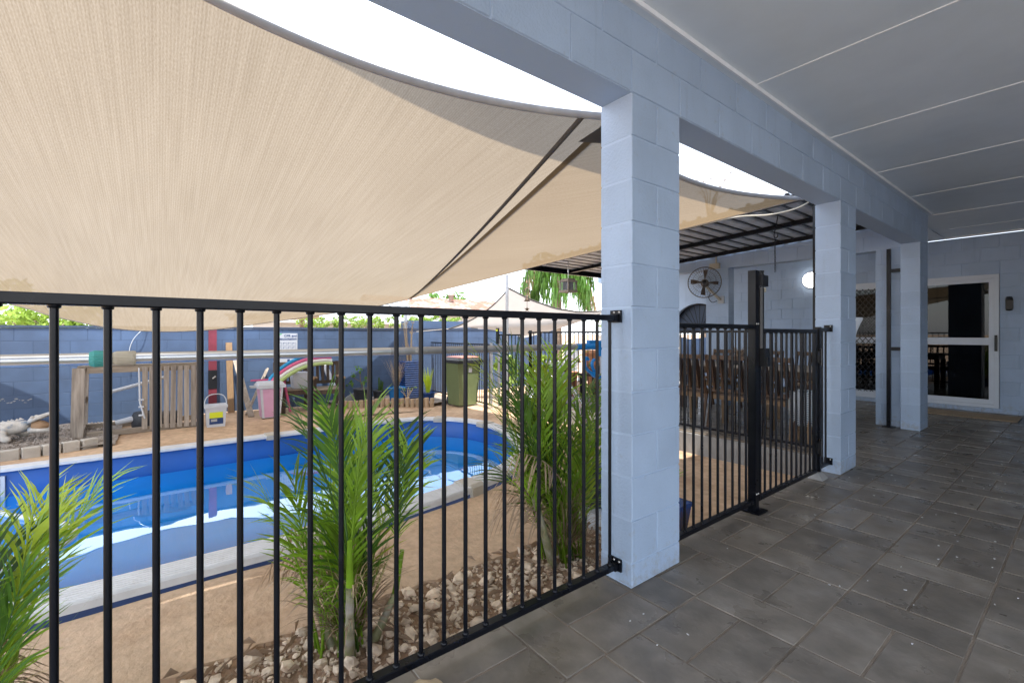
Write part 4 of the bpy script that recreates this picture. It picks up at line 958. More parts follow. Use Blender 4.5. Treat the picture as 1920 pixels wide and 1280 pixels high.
# dining table
tb = thing('dining_table', 'long timber dining table with weathered top on the patio', 'table', (-3.0, 6.45, 0))
for k in range(6): obj('plank', MB().bb(-4.3, -1.95, 6.02+k*.142, 6.02+k*.142+.136, .735, .765), TIMGY if k % 2 else TIMG, tb)
obj('apron', MB().bb(-4.18, -2.07, 6.10, 6.13, .64, .733).bb(-4.18, -2.07, 6.76, 6.79, .64, .733).bb(-4.18, -4.15, 6.13, 6.76, .64, .733).bb(-2.10, -2.07, 6.13, 6.76, .64, .733), TIMBX, tb)
for x in (-4.15, -2.1):
    for y in (6.13, 6.76): obj('leg', MB().bb(x-.04, x+.04, y-.04, y+.04, 0, .639), TIMB, tb)
def make_chair():
    t = thing('dining_chair', 'x', 'chair', (0, 0, 0), 'slatted timber chairs around the patio table')
    # local: facing +Y (seat front), backrest at -Y
    for k in range(4):
        x = -.165+k*.11; m = MB(); m.bar((x, -.235, .50), (x, -.33, .885), .018, .082, (0, 1, 0)); obj('back_slat', m, TIMB, t)
    obj('back_rail', MB().bar((-.23, -.335, .90), (.23, -.335, .90), .028, .055), TIMBX, t); obj('back_rail', MB().bar((-.23, -.228, .49), (.23, -.228, .49), .026, .045), TIMBX, t)
    for s in (-1, 1):
        obj('rear_leg', MB().tube([(s*.235, -.30, 0), (s*.235, -.20, .42), (s*.235, -.25, .55), (s*.235, -.345, .93)], .020, 6, smooth=False), TIMB, t)
        obj('front_leg', MB().bar((s*.235, .24, 0), (s*.235, .21, .62), .035, .04, (0, 1, 0)), TIMT, t)
        obj('armrest', MB().bar((s*.235, -.27, .635), (s*.235, .26, .635), .055, .024), TIMT, t)
    for k in range(6): obj('seat_slat', MB().bb(-.21, .21, -.20+k*.072, -.14+k*.072, .425, .445), TIMBX, t)
    obj('seat_rail', MB().bb(-.215, .215, -.20, -.17, .37, .424), TIMT, t); obj('seat_rail', MB().bb(-.215, .215, .19, .22, .37, .424), TIMT, t)
    return t
chairs = [(-3.30, 5.72, 0, 'slatted timber chair in the near row closest to the nearest pillar'),
          (-2.78, 5.74, .06, 'slatted timber chair in the near row just left of the gate post'),
          (-2.24, 5.73, -.05, 'slatted timber chair in the near row seen through the gate bars'),
          (-3.75, 7.10, PI, 'slatted timber chair across the table at the arched gate end'),
          (-3.15, 7.12, PI+.05, 'slatted timber chair across the table below the fan'),
          (-2.50, 7.10, PI-.04, 'slatted timber chair across the table at the lamp end')]
c0 = make_chair()
for i, (x, y, a, l) in enumerate(chairs):
    c = c0 if i == 0 else copy_tree(c0)
    c.location = (x, y, 0); c.rotation_euler = (0, 0, a); c['label'] = l
# bromeliad on the table
def blades(m, c, n, l0, l1, w, spread, r, droop=.5, up=1.0, segs=4):
    c = Vector(c)
    for i in range(n):
        a = r.uniform(0, 6.283); sp = r.uniform(.1, 1)*spread; l = r.uniform(l0, l1); wd = w*r.uniform(.7, 1.2)
        d = Vector((math.cos(a)*sp, math.sin(a)*sp, up)).normalized(); side = Vector((-math.sin(a), math.cos(a), 0)); p = c+Vector((math.cos(a), math.sin(a), 0))*r.uniform(0, .03)
        vs = []; dr = droop*r.uniform(.4, 1.3)
        for k in range(segs+1):
            t = k/segs; ww = wd*(1-t)**.7*(.6+.8*t if t < .5 else 1); vs += [p-side*ww/2, p+side*ww/2]
            p = p+d*(l/segs); d = (d+Vector((math.cos(a), math.sin(a), -1.2))*dr*.22*(t+.3)).normalized()
        m.add(vs, [(2*k, 2*k+1, 2*k+3, 2*k+2) for k in range(segs)], True)
    return m
pt = thing('table_plant', 'small spiky reddish plant in a dark pot on the dining table', 'plant', (-3.05, 6.3, .765))
obj('pot', MB().lathe([(.05, .766), (.07, .85), (.075, .86), (.06, .855), (0, .84)], (-3.05, 6.3, 0), 16), POTD, pt)
obj('leaves', blades(MB(), (-3.05, 6.3, .84), 20, .14, .26, .022, 1.1, random.Random(4)), DRY, pt)
# patterned planter on legs
pz = thing('patterned_planter', 'white planter with dark zigzag pattern on tan wooden legs behind the gate', 'planter', (-1.98, 5.58, 0))
o = obj('planter_pot', MB().lathe([(.10, .19), (.125, .22), (.145, .40), (.15, .56), (.142, .565), (.135, .55), (0, .53)], (-1.98, 5.58, 0), 28), ZIG, pz)
for k in range(4): a = PI/4+k*PI/2; obj('leg', MB().bar((-1.98+.13*math.cos(a), 5.58+.13*math.sin(a), 0), (-1.98+.12*math.cos(a), 5.58+.12*math.sin(a), .26), .03, .03), TIMT, pz)
obj('cross_bar', MB().bar((-2.07, 5.49, .165), (-1.89, 5.67, .165), .03, .03).bar((-2.07, 5.67, .1345), (-1.89, 5.49, .1345), .03, .03), TIMT, pz)

# ================================================================== YARD WALL
yw = thing('yard_wall', 'long slate blue block wall along the back of the yard', 'wall', (-9.9, 2, GZ))
zz = [GZ-.05]+[1.28-.2*k for k in range(7, -1, -1)]
block_wall(yw, 'Y', -4.6, 9.2, -9.99, -9.80, GZ-.05, 1.28, NAVY, NAVYJ, phase=.1, zs=zz, inset=.0025, bev=.0015)
obj('wall_cap', MB().bb(-10.0, -9.785, -4.6, 9.2, 1.283, 1.318), NAVYCAP, yw)
m = MB(); m.bb(-10.35, -9.84, 4.62, 6.3, 1.325, 1.50); m.add([(-9.84, 4.62, 1.325), (-9.84, 4.55, 1.325), (-9.84, 4.62, 1.50), (-9.86, 4.62, 1.325), (-9.86, 4.55, 1.325), (-9.86, 4.62, 1.50)], [(0, 1, 2), (3, 5, 4), (1, 4, 5, 2), (0, 3, 4, 1)])
obj('raised_planter', m, NAVY, label='slate blue raised planter box on top of the yard wall', cat='planter', at=(-10.1, 5.4, 1.32))
def leafcloud(c, rad, n, size, r, flat=.0):
    m = MB(); c = Vector(c)
    cl = [(Vector((r.gauss(0, .45)*rad[0], r.gauss(0, .45)*rad[1], r.gauss(0, .4)*rad[2])), r.uniform(.25, .5)) for _ in range(max(4, n//70))]
    for i in range(n):
        b, s = r.choice(cl); v = Vector((r.gauss(0, 1), r.gauss(0, 1), r.gauss(0, 1))).normalized()*(r.random()**.4)
        p = c+b+Vector((v.x*rad[0], v.y*rad[1], v.z*rad[2]))*s
        q = Quaternion((r.uniform(-1, 1), r.uniform(-1, 1), r.uniform(-1, 1), r.uniform(-1, 1))).normalized(); sz = size*r.uniform(.6, 1.3)
        x = q @ Vector((sz, 0, 0)); y = q @ Vector((0, sz*.42, sz*.1))
        m.add([p-x, p-x*.2+y, p+x, p-x*.2-y], [(0, 1, 2), (0, 2, 3)])
    return m
def hedge(y0, y1, lab, mt, seed, z0, h):
    r = random.Random(seed); t = thing('hedge', lab, 'hedge', (-10.4, (y0+y1)/2, GZ))
    m = MB(); y = y0
    while y < y1:
        x = MB(); c = leafcloud((-10.35, y, z0+h*.45), (.22, .22, h*.55), 110, .035, r); m.add(c.v, c.f); y += .14
    obj('foliage', m, mt, t)
    m = MB(); y = y0+.1
    while y < y1: m.tube([(-10.42, y, GZ), (-10.40, y+.03, z0+h*.3)], .012, 5); y += .3
    obj('stem', m, BARK, t)
hedge(2.45, 4.45, 'clipped bright green hedge showing above the yard wall behind the dry potted plants', BUSHL, 31, 1.28, .34)
hedge(4.75, 6.2, 'low yellow green plants growing in the raised planter box', BUSHL, 32, 1.42, .24)

m = MB(); r2 = random.Random(66)
for k in range(16):
    y = -1.86+k*.022+r2.uniform(-.01, .01); z = .20+.03*math.sin(k*.9)+r2.uniform(-.015, .015); l_ = r2.uniform(.008, .022)
    m.add([(-9.7975, y-l_, z), (-9.797, y, z-l_*.45), (-9.7965, y+l_, z+.004), (-9.797, y+l_*.2, z+l_*.5)], [(0, 1, 2, 3)])
obj('peeling_paint', m, CONC, yw, kind='stuff')
obj('loose_wire', MB().tube(smooth_path([(-9.72, -.40, .70), (-9.72, -.39, .93), (-9.71, -.34, 1.10), (-9.72, -.24, 1.24), (-9.80, -.15, 1.325)], 5), .007, 6), STEEL, label='thin pale wire curving up the blue wall above the timber cover', cat='wire', at=(-9.72, -.4, .7))
# ================================================================== YARD OBJECTS
# crocodile statue on gravel
gb = MB(); r2 = random.Random(8)
gb.grid(lambda u, v: (-9.79+u*2.05, -4.5+v*4.05+u*.0, GZ+.03+.012*math.sin(u*31+v*17)+.012*math.sin(v*47)), 30, 60)
GBD = obj('gravel_bed', gb, GRAVEL, kind='structure')
ch_ = MB()
for i in range(2600):
    x = r2.uniform(-9.7, -7.78); y = r2.uniform(-3.0, -.5); s = r2.uniform(.008, .022); z = GZ+.04
    q = Quaternion((r2.uniform(-1, 1), r2.uniform(-1, 1), r2.uniform(-1, 1), r2.uniform(-1, 1))).normalized()
    ch_.add([q @ Vector(v)*s+Vector((x, y, z)) for v in ((1, 0, 0), (-1, .2, 0), (0, .8, 0), (0, -.8, .2), (0, 0, .4), (.1, 0, -.4))], [(0, 2, 4), (2, 1, 4), (1, 3, 4), (3, 0, 4), (2, 0, 5), (1, 2, 5), (3, 1, 5), (0, 3, 5)])
obj('gravel', ch_, GRAVEL, GBD, kind='stuff')
ed = thing('block_edging', 'curved row of pale paver blocks edging the gravel by the pool', 'edging', (-7.7, -1.2, GZ))
EP = smooth_path([(-7.50, -3.4, 0), (-7.55, -2.4, 0), (-7.62, -1.45, 0), (-7.72, -1.05, 0), (-7.84, -.72, 0), (-7.93, -.58, 0)], 20)
acc = 0; last = EP[0]; me = bbox_mesh((.10, .155, .13), EDGEB, .008); i = 0
for p, q in zip(EP[:-1], EP[1:]):
    acc += (q-p).length
    if acc > .163:
        acc = 0; d = q-p; piece('edging_block', me, (q.x, q.y, GZ+.045+r2.uniform(-.006, .01)), ed, (0, 0, math.atan2(d.y, d.x)-PI/2+r2.uniform(-.06, .06)))
def skin_mesh(verts, edges, radii, sub, m_, name):
    me = bpy.data.meshes.new(name); me.from_pydata(verts, edges, []); o = bpy.data.objects.new('tmp_skin', me); COL.objects.link(o)
    md = o.modifiers.new('skin', 'SKIN'); 
    for i, r in enumerate(radii): me.skin_vertices[0].data[i].radius = r if isinstance(r, tuple) else (r, r)
    me.skin_vertices[0].data[0].use_root = True
    sb_ = o.modifiers.new('sub', 'SUBSURF'); sb_.levels = sub; sb_.render_levels = sub
    out = bpy.data.meshes.new_from_object(o.evaluated_get(bpy.context.evaluated_depsgraph_get())); bpy.data.objects.remove(o)
    out.materials.clear(); out.materials.append(m_); out.name = name
    for p in out.polygons: p.use_smooth = True
    return out
cr = thing('crocodile_statue', 'pale concrete crocodile statue with open jaws on the gravel by the blue wall', 'statue', (-8.95, -1.6, GZ+.04))
# skeleton along +Y; head towards +Y, raised
cv = [(0, 0, .11), (0, .17, .13), (0, .30, .14), (0, .40, .15), (0, -.15, .10), (0, -.30, .08), (0, -.48, .06), (-.02, -.66, .045), (-.06, -.82, .035),
      (.12, .20, .10), (.16, .25, .035), (.17, .31, .02), (-.12, .20, .10), (-.16, .25, .035), (-.17, .31, .02),
      (.12, -.14, .08), (.17, -.10, .035), (.18, -.04, .02), (-.12, -.14, .08), (-.17, -.10, .035), (-.18, -.04, .02)]
ce_ = [(0, 1), (1, 2), (2, 3), (0, 4), (4, 5), (5, 6), (6, 7), (7, 8), (1, 9), (9, 10), (10, 11), (1, 12), (12, 13), (13, 14), (4, 15), (15, 16), (16, 17), (4, 18), (18, 19), (19, 20)]
cr_r = [(.11, .085), (.10, .08), (.085, .075), (.075, .07), (.10, .075), (.075, .055), (.055, .045), (.04, .034), (.018, .018)]+[.05, .038, .03]*2+[.052, .04, .03]*2
cm = skin_mesh(cv, ce_, cr_r, 2, CROC, 'body')
o = bpy.data.objects.new('body', cm); COL.objects.link(o); o.parent = cr
def jaw(z0, tilt, up):
    m = MB(); vs = []
    for k in range(7):
        t = k/6; y = .40+.26*t*math.cos(tilt); z = z0+.26*t*math.sin(tilt); w = .075*(1-.45*t)+(.012 if k == 6 else 0); h = (.055*(1-.55*t))
        ring = []
        for a in range(10):
            an = 2*PI*a/10; ring.append((w*math.cos(an), y, z+h*math.sin(an)*(1.0 if (math.sin(an) > 0) == up else .35)))
        vs += ring
    m.add(vs, [(k*10+a, k*10+(a+1) % 10, (k+1)*10+(a+1) % 10, (k+1)*10+a) for k in range(6) for a in range(10)]+[tuple(reversed(range(10))), tuple(range(60, 70))], True); return m
for nm, mb_, mm in (('upper_jaw', jaw(.185, .42, True), CROC), ('lower_jaw', jaw(.115, -.10, False), CROC)):
    o = bpy.data.objects.new(nm, mb_.mesh(nm, mm)); COL.objects.link(o); o.parent = cr
m = MB(); m.lathe([(0, -.02), (.05, 0), (.055, .08), (.03, .13), (0, .15)], (0, .42, .15), 12, rot=Matrix.Rotation(-PI/2-.05, 3, 'X'))
o = bpy.data.objects.new('mouth', m.mesh('mouth', CROCM)); COL.objects.link(o); o.parent = cr
m = MB()
for s in (-1, 1): m.lathe([(0, -.02), (.02, 0), (.016, .018), (0, .025)], (s*.04, .43, .235), 10)
o = bpy.data.objects.new('eye_ridge', m.mesh('eye_ridge', CROC)); COL.objects.link(o); o.parent = cr
m = MB()
for k in range(12):
    y = .30-k*.075; z = .235-.012*k if k < 3 else .205-.013*(k-2)
    for s in (-1, 1): m.add([(s*.03-.012, y-.02, z-.02), (s*.03+.012, y-.02, z-.02), (s*.03, y+.03, z-.02), (s*.03, y-.01, z+.004)], [(0, 1, 3), (1, 2, 3), (2, 0, 3)])
o = bpy.data.objects.new('back_scutes', m.mesh('back_scutes', CROC)); COL.objects.link(o); o.parent = cr; o['kind'] = 'stuff'
cr.rotation_euler = (0, 0, -.28); cr.location = (-8.85, -1.80, GZ+.04); cr.scale = (1.15, 1.15, 1.2)

# overturned timber frame with slats
XF = -8.52
tf = thing('pump_cover', 'weathered timber pump cover lying open, half slatted, against the blue wall', 'pump cover', (XF, -.2, GZ))
y0, y1, zb, zt = -.95, .55, GZ, .72
obj('corner_post', MB().bar((XF+.02, y0+.06, zb), (XF+.02, y0+.08, zt), .05, .13, (0, 1, 0)), TIMG, tf)
obj('corner_post', MB().bar((XF, y1-.04, zb), (XF, y1-.06, zt), .05, .06, (0, 1, 0)), TIMT, tf)
for x, a in ((XF, y0+.16), (XF-.75, y0+.10)):
    obj('long_rail', MB().bar((x, a, zt-.04), (x, y1-.03, zt-.04), .045, .075), TIMGY, tf)
    obj('long_rail', MB().bar((x, a, zb+.05), (x, y1-.03, zb+.05), .045, .075), TIMGY, tf)
obj('back_post', MB().bar((XF-.75, y0+.03, zb), (XF-.72, y0+.05, zt-.03), .05, .13, (0, 1, 0)), TIMG, tf)
for zz in (zb+.05, .22, zt-.04): obj('side_rail', MB().bar((XF-.03, y0+.10, zz), (XF-.72, y0+.06, zz), .04, .08), TIMGY, tf)
obj('back_post', MB().bar((XF-.75, y1-.05, zb), (XF-.75, y1-.05, zt), .05, .09, (0, 1, 0)), TIMG, tf)
obj('top_board', MB().bar((XF-.10, y0+.06, zt+.012), (XF-.10, y1, zt+.012), .16, .022), TIMGY, tf)
r2 = random.Random(14)
for k in range(9):
    y = -.17+k*.082; obj('slat', MB().bar((XF+.035, y+r2.uniform(-.006, .006), zb+.05+r2.uniform(-.02, .02)), (XF+.032, y+r2.uniform(-.008, .008), zt-.01), .064, .018, (1, 0, 0)), TIMG, tf)
pu = thing('pool_pump', 'dark pool pump with white pipes inside the timber frame', 'pump', (XF-.45, -.15, GZ))
obj('pump_body', MB().lathe([(.11, 0), (.14, .03), (.14, .20), (.11, .25), (.0, .27)], (XF-.45, -.20, GZ), 20), POTD, pu)
obj('motor', MB().tube([(XF-.45, -.10, GZ+.13), (XF-.45, .28, GZ+.13)], .10, 18), POTD, pu)
obj('inlet_pipe', MB().tube([(XF-.42, -.30, GZ+.16), (XF-.40, -.52, GZ+.12)], [.045, .035], 12), PLW, pu)
obj('riser_pipe', MB().tube([(XF-.40, -.62, GZ), (XF-.40, -.62, .28), (XF-.41, -.55, .34), (XF-.45, .10, .52)], .025, 10), PLW, pu)
pk = thing('vacuum_pole', 'thin white pole with clamps leaning on the slats of the timber frame', 'pole', (XF+.1, -.22, GZ))
obj('pole', MB().tube([(XF+.07, -.235, .70), (XF+.075, -.225, .2), (XF+.08, -.17, -.03)], .011, 8), PLW, pk)
for zz in (.24, .14, .02): obj('clamp', MB().box((XF+.077, -.21, zz), (.035, .06, .02)), PLW, pk)

# white bucket
bu = thing('bucket', 'white lidded chemical bucket with yellow and blue label beside the timber frame', 'bucket', (-8.45, .69, GZ))
bm_ = lambda w0, w1, z0, z1: [(-8.45+sx*w, .69+sy*w, z) for w, z in ((w0, z0), (w1, z1)) for sx, sy in ((-1, -1), (1, -1), (1, 1), (-1, 1))]
m = MB(); m.add(bm_(.115, .135, GZ+.002, GZ+.30), [(3, 2, 1, 0), (4, 5, 6, 7), (0, 1, 5, 4), (1, 2, 6, 5), (2, 3, 7, 6), (3, 0, 4, 7)]); obj('bucket_body', m, PLW, bu)
m = MB(); m.add(bm_(.15, .15, GZ+.30, GZ+.335), [(3, 2, 1, 0), (4, 5, 6, 7), (0, 1, 5, 4), (1, 2, 6, 5), (2, 3, 7, 6), (3, 0, 4, 7)]); obj('lid', m, PLW, bu)
obj('handle', MB().tube(smooth_path([(-8.45, .55, GZ+.28), (-8.45, .55, GZ+.40), (-8.45, .60, GZ+.48), (-8.45, .69, GZ+.50), (-8.45, .78, GZ+.48), (-8.45, .83, GZ+.40), (-8.45, .83, GZ+.28)], 4), .007, 6), PLW, bu)
def labelq(z0, z1, ya, yb, m_, d=.002):
    xa = -8.45+.115+.02*((z0-GZ)/.30)+d; xb_ = -8.45+.115+.02*((z1-GZ)/.30)+d
    m = MB(); m.add([(xa, ya, z0), (xa, yb, z0), (xb_, yb, z1), (xb_, ya, z1)], [(0, 1, 2, 3)]); obj('label', m, m_, bu)
labelq(GZ+.05, GZ+.145, .60, .78, BLUP); labelq(GZ+.145, GZ+.235, .60, .775, YEL); labelq(GZ+.09, GZ+.13, .62, .70, PLG, .003)
# maroon post with dark band
rp = thing('maroon_post', 'maroon painted post with a black band standing at the blue wall', 'post', (-9.6, .74, GZ))
obj('post', MB().bb(-9.66, -9.58, .68, .80, GZ, 1.30), RED, rp); obj('band', MB().bb(-9.665, -9.575, .675, .805, .22, .55), BLACKP, rp)
obj('bolt', MB().tube([(-9.575, .74, .40), (-9.55, .78, .44)], .012, 8), SCREW, rp)
# leaning planks
def plank(name, lab, a, b, w, t, m_, g=None): return obj(name, MB().bar(a, b, w, t, (0, 1, 0) if abs(a[1]-b[1]) < .3 else (1, 0, 0)), m_, label=lab, cat='plank', at=(a[0], a[1], a[2]), group=g)
plank('timber_plank', 'tall pale plank leaning upright on the blue wall right of the bucket', (-9.62, 1.02, GZ), (-9.76, 1.00, 1.03), .03, .10, TIMT)
plank('timber_plank', 'dark edged grey plank propped in front of the tall pale plank', (-9.0, 1.26, GZ), (-9.70, 1.10, .70), .03, .09, TIMG)
plank('timber_plank', 'grey plank slanting behind the pink bin', (-9.25, 1.22, GZ+.02), (-9.72, 1.62, .52), .03, .10, TIMG)
plank('white_plank', 'white plank leaning on the blue wall behind the slatted chair', (-9.25, 2.86, GZ), (-9.75, 2.62, .72), .03, .10, PLW)
# pink bin
pb = thing('storage_bin', 'pink and white plastic bin with a white lid in front of the blue wall', 'bin', (-8.75, 1.50, GZ))
def frustum(m, c, w0, d0, w1, d1, z0, z1): 
    m.add([(c[0]+sx*w/2, c[1]+sy*d/2, z) for w, d, z in ((w0, d0, z0), (w1, d1, z1)) for sx, sy in ((-1, -1), (1, -1), (1, 1), (-1, 1))], [(3, 2, 1, 0), (4, 5, 6, 7), (0, 1, 5, 4), (1, 2, 6, 5), (2, 3, 7, 6), (3, 0, 4, 7)]); return m
obj('bin_body', frustum(MB(), (-8.75, 1.50), .30, .27, .38, .35, GZ+.02, .27), PLW, pb)
m = MB(); m.add([(-8.75+.153, 1.395, GZ+.03), (-8.75+.153, 1.605, GZ+.03), (-8.75+.192, 1.64, .26), (-8.75+.192, 1.36, .26)], [(0, 1, 2, 3)]); m.add([(-8.63, 1.5-.138, GZ+.03), (-8.87, 1.5-.138, GZ+.03), (-8.90, 1.5-.177, .26), (-8.60, 1.5-.177, .26)], [(0, 1, 2, 3)]); obj('pink_panel', m, PINK, pb)
obj('bin_lid', frustum(frustum(MB(), (-8.75, 1.50), .44, .42, .44, .42, .275, .325), (-8.75, 1.50), .42, .40, .36, .34, .326, .37), PLW, pb)
obj('lid_handle', MB().box((-8.75, 1.25, .295), (.16, .10, .03)), PLG, pb)
for s in (-1, 1): obj('wheel', MB().tube([(-8.66, 1.5+s*.10, GZ+.02), (-8.66, 1.5+s*.13, GZ+.02)], .02, 10), POTD, pb)
obj('pink_rim', MB().bar((-8.95, 1.24, .385), (-8.95, 1.70, .385), .05, .025), PINKD, pb)
obj('pink_paddle', MB().bar((-8.92, 1.86, GZ+.04), (-8.99, 1.77, .34), .03, .07, (1, 0, 0)), PINKD, label='bright pink plastic paddle leaning between the pink bin and the chairs', cat='paddle', at=(-8.92, 1.86, GZ))
# slatted chairs by the wall
def yard_chair():
    t = thing('timber_armchair', 'x', 'chair', (0, 0, 0), 'dark slatted armchairs by the blue wall')
    for s in (-1, 1):
        obj('rear_leg', MB().bar((-.26, s*.27, 0), (-.33, s*.27, .90), .05, .06, (0, 1, 0)), DARKW, t)
        obj('front_leg', MB().bb(.22, .275, s*.27-.03, s*.27+.03, 0, .60), DARKW, t)
        obj('armrest', MB().bb(-.28, .31, s*.27-.04, s*.27+.04, .602, .63), TIMT, t)
    for z, h in ((.86, .07), (.50, .06)): obj('back_rail', MB().bar((-.26-.07*z/.9, -.24, z), (-.26-.07*z/.9, .24, z), .04, h), DARKW, t)
    for k in range(5): y = -.19+k*.095; obj('back_slat', MB().bar((-.30, y, .53), (-.327, y, .83), .052, .018, (1, 0, 0)), DARKW, t)
    for k in range(5): obj('seat_slat', MB().bb(-.24+k*.105, -.24+k*.105+.09, -.235, .235, .40, .42), TIMGY, t)
    obj('seat_rail', MB().bb(.225, .26, -.238, .238, .32, .399), DARKW, t)
    return t
yc = yard_chair(); yc.location = (-9.05, 2.50, GZ); yc.rotation_euler = (0, 0, -.12); yc['label'] = 'dark slatted timber armchair facing the pool, nearer of the two'
y2 = copy_tree(yc); y2.location = (-9.28, 2.02, GZ); y2.rotation_euler = (0, 0, .06); y2['label'] = 'dark slatted timber armchair behind, holding foam noodles and a white tub'
obj('white_tub', frustum(frustum(MB(), (-9.22, 2.08), .24, .24, .28, .28, .175, .44), (-9.22, 2.08), .30, .30, .29, .29, .441, .47), PLW, label='white square plastic tub standing on the chair seat', cat='tub', at=(-9.22, 2.08, .17))
nz = [('blue', FOAMB, .66, -9.16), ('pink', FOAMP, .60, -9.11), ('white', FOAMW, .545, -9.06), ('green', FOAMG, .49, -9.02)]
for nm, m_, z, x in nz:
    dz = z-.49
    P_ = smooth_path([(x+.25, 1.48-dz*.2, .10+dz*.7), (x+.20, 1.62-dz*.3, .30+dz*.75), (x+.12, 1.86-dz*.3, .47+dz*.9), (x, 2.14-dz*.2, .58+dz), (x-.10, 2.45, .62+dz), (x-.14, 2.66, .61+dz)], 6)
    obj('pool_noodle', MB().tube(P_, .032, 10), m_, label=nm+' foam pool noodle bent from the bin over the armchair', cat='pool noodle', group='foam noodles over the armchair', at=(x, 2.1, .5))
# sign
sg = thing('safety_sign', 'white CPR and Resuscitation sign fixed on the blue wall above the pink bin', 'sign', (-9.79, 2.0, .9))
obj('sign_board', MB().bb(-9.793, -9.783, 1.80, 2.17, .60, 1.20), mat('sign_white', (0.40, 0.43, 0.48), 0.5), sg)
def wtext(s, size, y, z, m_, parent, align='RIGHT'):
    me = text_mesh(s, size, m_, align); o = piece('lettering', me, (-9.7805, y, z), parent, (PI/2, 0, PI/2)); return o
wtext('CPR and', .066, 2.158, 1.130, BLUP, sg); wtext('Resuscitation', .066, 2.158, 1.072, BLUP, sg)
obj('stripe', MB().add([(-9.782, 1.805, 1.10), (-9.782, 1.805, 1.13), (-9.782, 1.90, 1.195), (-9.782, 1.86, 1.195)], [(0, 3, 2, 1)]), GRNP, sg)
obj('stripe', MB().add([(-9.782, 1.805, 1.135), (-9.782, 1.805, 1.16), (-9.782, 1.85, 1.195), (-9.782, 1.83, 1.195)], [(0, 3, 2, 1)]), BLUP, sg)
for row in range(3):
    for k in range(4):
        y = 1.825+k*.085; z = .955-row*.085; m = MB(); 
        for a in ((y, y+.062, z, z+.003), (y, y+.062, z+.055, z+.058), (y, y+.003, z+.003, z+.055), (y+.059, y+.062, z+.003, z+.055)): m.bb(-9.783, -9.7815, *a)
        m.add([(-9.7812, y+.004, z+.054), (-9.7812, y+.022, z+.054), (-9.7812, y+.004, z+.036)], [(0, 2, 1)]); obj('pictogram', m, BLUP, sg)
obj('badge', MB().bb(-9.783, -9.781, 1.985, 2.03, .635, .69), BLUP, sg); obj('yellow_line', MB().bb(-9.783, -9.781, 1.805, 2.165, .606, .614), YEL, sg)
# log edging and planting by the far corner
le = thing('log_edging', 'row of short upright treated logs edging the pot garden', 'edging', (-8.4, 3.6, GZ))
LP = smooth_path([(-8.80, 2.70, 0), (-8.72, 3.05, 0), (-8.55, 3.5, 0), (-8.3, 3.95, 0), (-8.05, 4.28, 0)], 30)
acc = .1; r2 = random.Random(19); lm = MB().lathe([(.044, 0), (.045, .19), (.040, .20)], (0, 0, 0), 10, False).mesh('log', LOG)
for p, q in zip(LP[:-1], LP[1:]):
    acc += (q-p).length
    if acc > .088: acc = 0; piece('log', lm, (q.x, q.y, GZ-.03+r2.uniform(-.02, .02)), le, (r2.uniform(-.05, .05), r2.uniform(-.05, .05), r2.uniform(0, 6)))
m = MB(); m.add([(-8.80, 2.72, GZ+.06), (-8.57, 3.5, GZ+.06), (-8.08, 4.28, GZ+.06), (-8.3, 4.9, GZ+.06), (-9.79, 5.0, GZ+.06), (-9.79, 2.72, GZ+.06)], [(0, 1, 2, 3, 4, 5)]); obj('pot_garden', m, GRAVEL, kind='structure')
def pot(parent, c, r0, r1, h, m_, n=20): return obj('pot', MB().lathe([(r0, 0), (r0*1.02, .01), (r1*.97, h-.03), (r1*1.04, h-.025), (r1*1.04, h), (r1*.9, h), (r1*.88, h-.03), (0, h-.04)], c, n), m_, parent)
G2 = GZ+.062
p1 = thing('potted_shrub', 'small leafy shrub in a dark pot against the blue wall', 'potted plant', (-9.2, 3.28, G2)); pot(p1, (-9.2, 3.28, G2), .15, .19, .27, POTD)
obj('stem', MB().tube([(-9.2, 3.28, .05), (-9.18, 3.22, .25), (-9.15, 3.2, .42)], .009, 6).tube([(-9.19, 3.25, .2), (-9.15, 3.05, .33)], .006, 6).tube([(-9.19, 3.25, .15), (-9.2, 3.4, .28)], .006, 6), BARK, p1)
m = MB(); r2 = random.Random(2)
for c in ((-9.15, 3.2, .47), (-9.15, 3.03, .34), (-9.2, 3.42, .30), (-9.1, 3.25, .22), (-9.12, 3.0, .18)):
    q = leafcloud(c, (.09, .09, .08), 26, .035, r2); m.add(q.v, q.f)
obj('foliage', m, BUSH, p1)
p1b = thing('potted_succulent', 'upright dark green succulent in a black pot between the shrub and the dry grass', 'potted plant', (-9.25, 3.64, G2)); pot(p1b, (-9.25, 3.64, G2), .10, .13, .2, POTD)
m = MB()
for dx, dy, h in ((0, 0, .26), (.05, .04, .18), (-.04, .05, .2)): m.tube([(-9.25+dx, 3.64+dy, G2+.15), (-9.25+dx*1.4, 3.64+dy*1.3, G2+.2+h)], [.02, .015], 7)
obj('stem', m, LEAFD, p1b)
p2 = thing('dry_grass_pot', 'dried straw coloured grass standing in a round blue pot', 'potted plant', (-9.0, 3.92, G2)); pot(p2, (-9.0, 3.92, G2), .13, .19, .27, GLAZEL)
obj('dry_grass', blades(MB(), (-9.0, 3.92, G2+.22), 150, .35, .82, .008, .42, random.Random(6), .5), DRYG, p2)
p3 = thing('tall_woven_planter', 'tall blue ribbed planter holding a dead brown plant', 'planter', (-9.15, 4.28, G2))
m = MB(); vs = []
for k in range(35):
    z = G2+k*.0235; w = .165+.03*k/34+(.016 if k % 2 else 0); vs += [(-9.15+sx*w, 4.28+sy*w, z) for sx, sy in ((-1, -1), (1, -1), (1, 1), (-1, 1))]
m.add(vs, [(k*4+a, k*4+(a+1) % 4, (k+1)*4+(a+1) % 4, (k+1)*4+a) for k in range(34) for a in range(4)]+[(136, 137, 138, 139)]); obj('woven_body', m, GLAZE, p3)
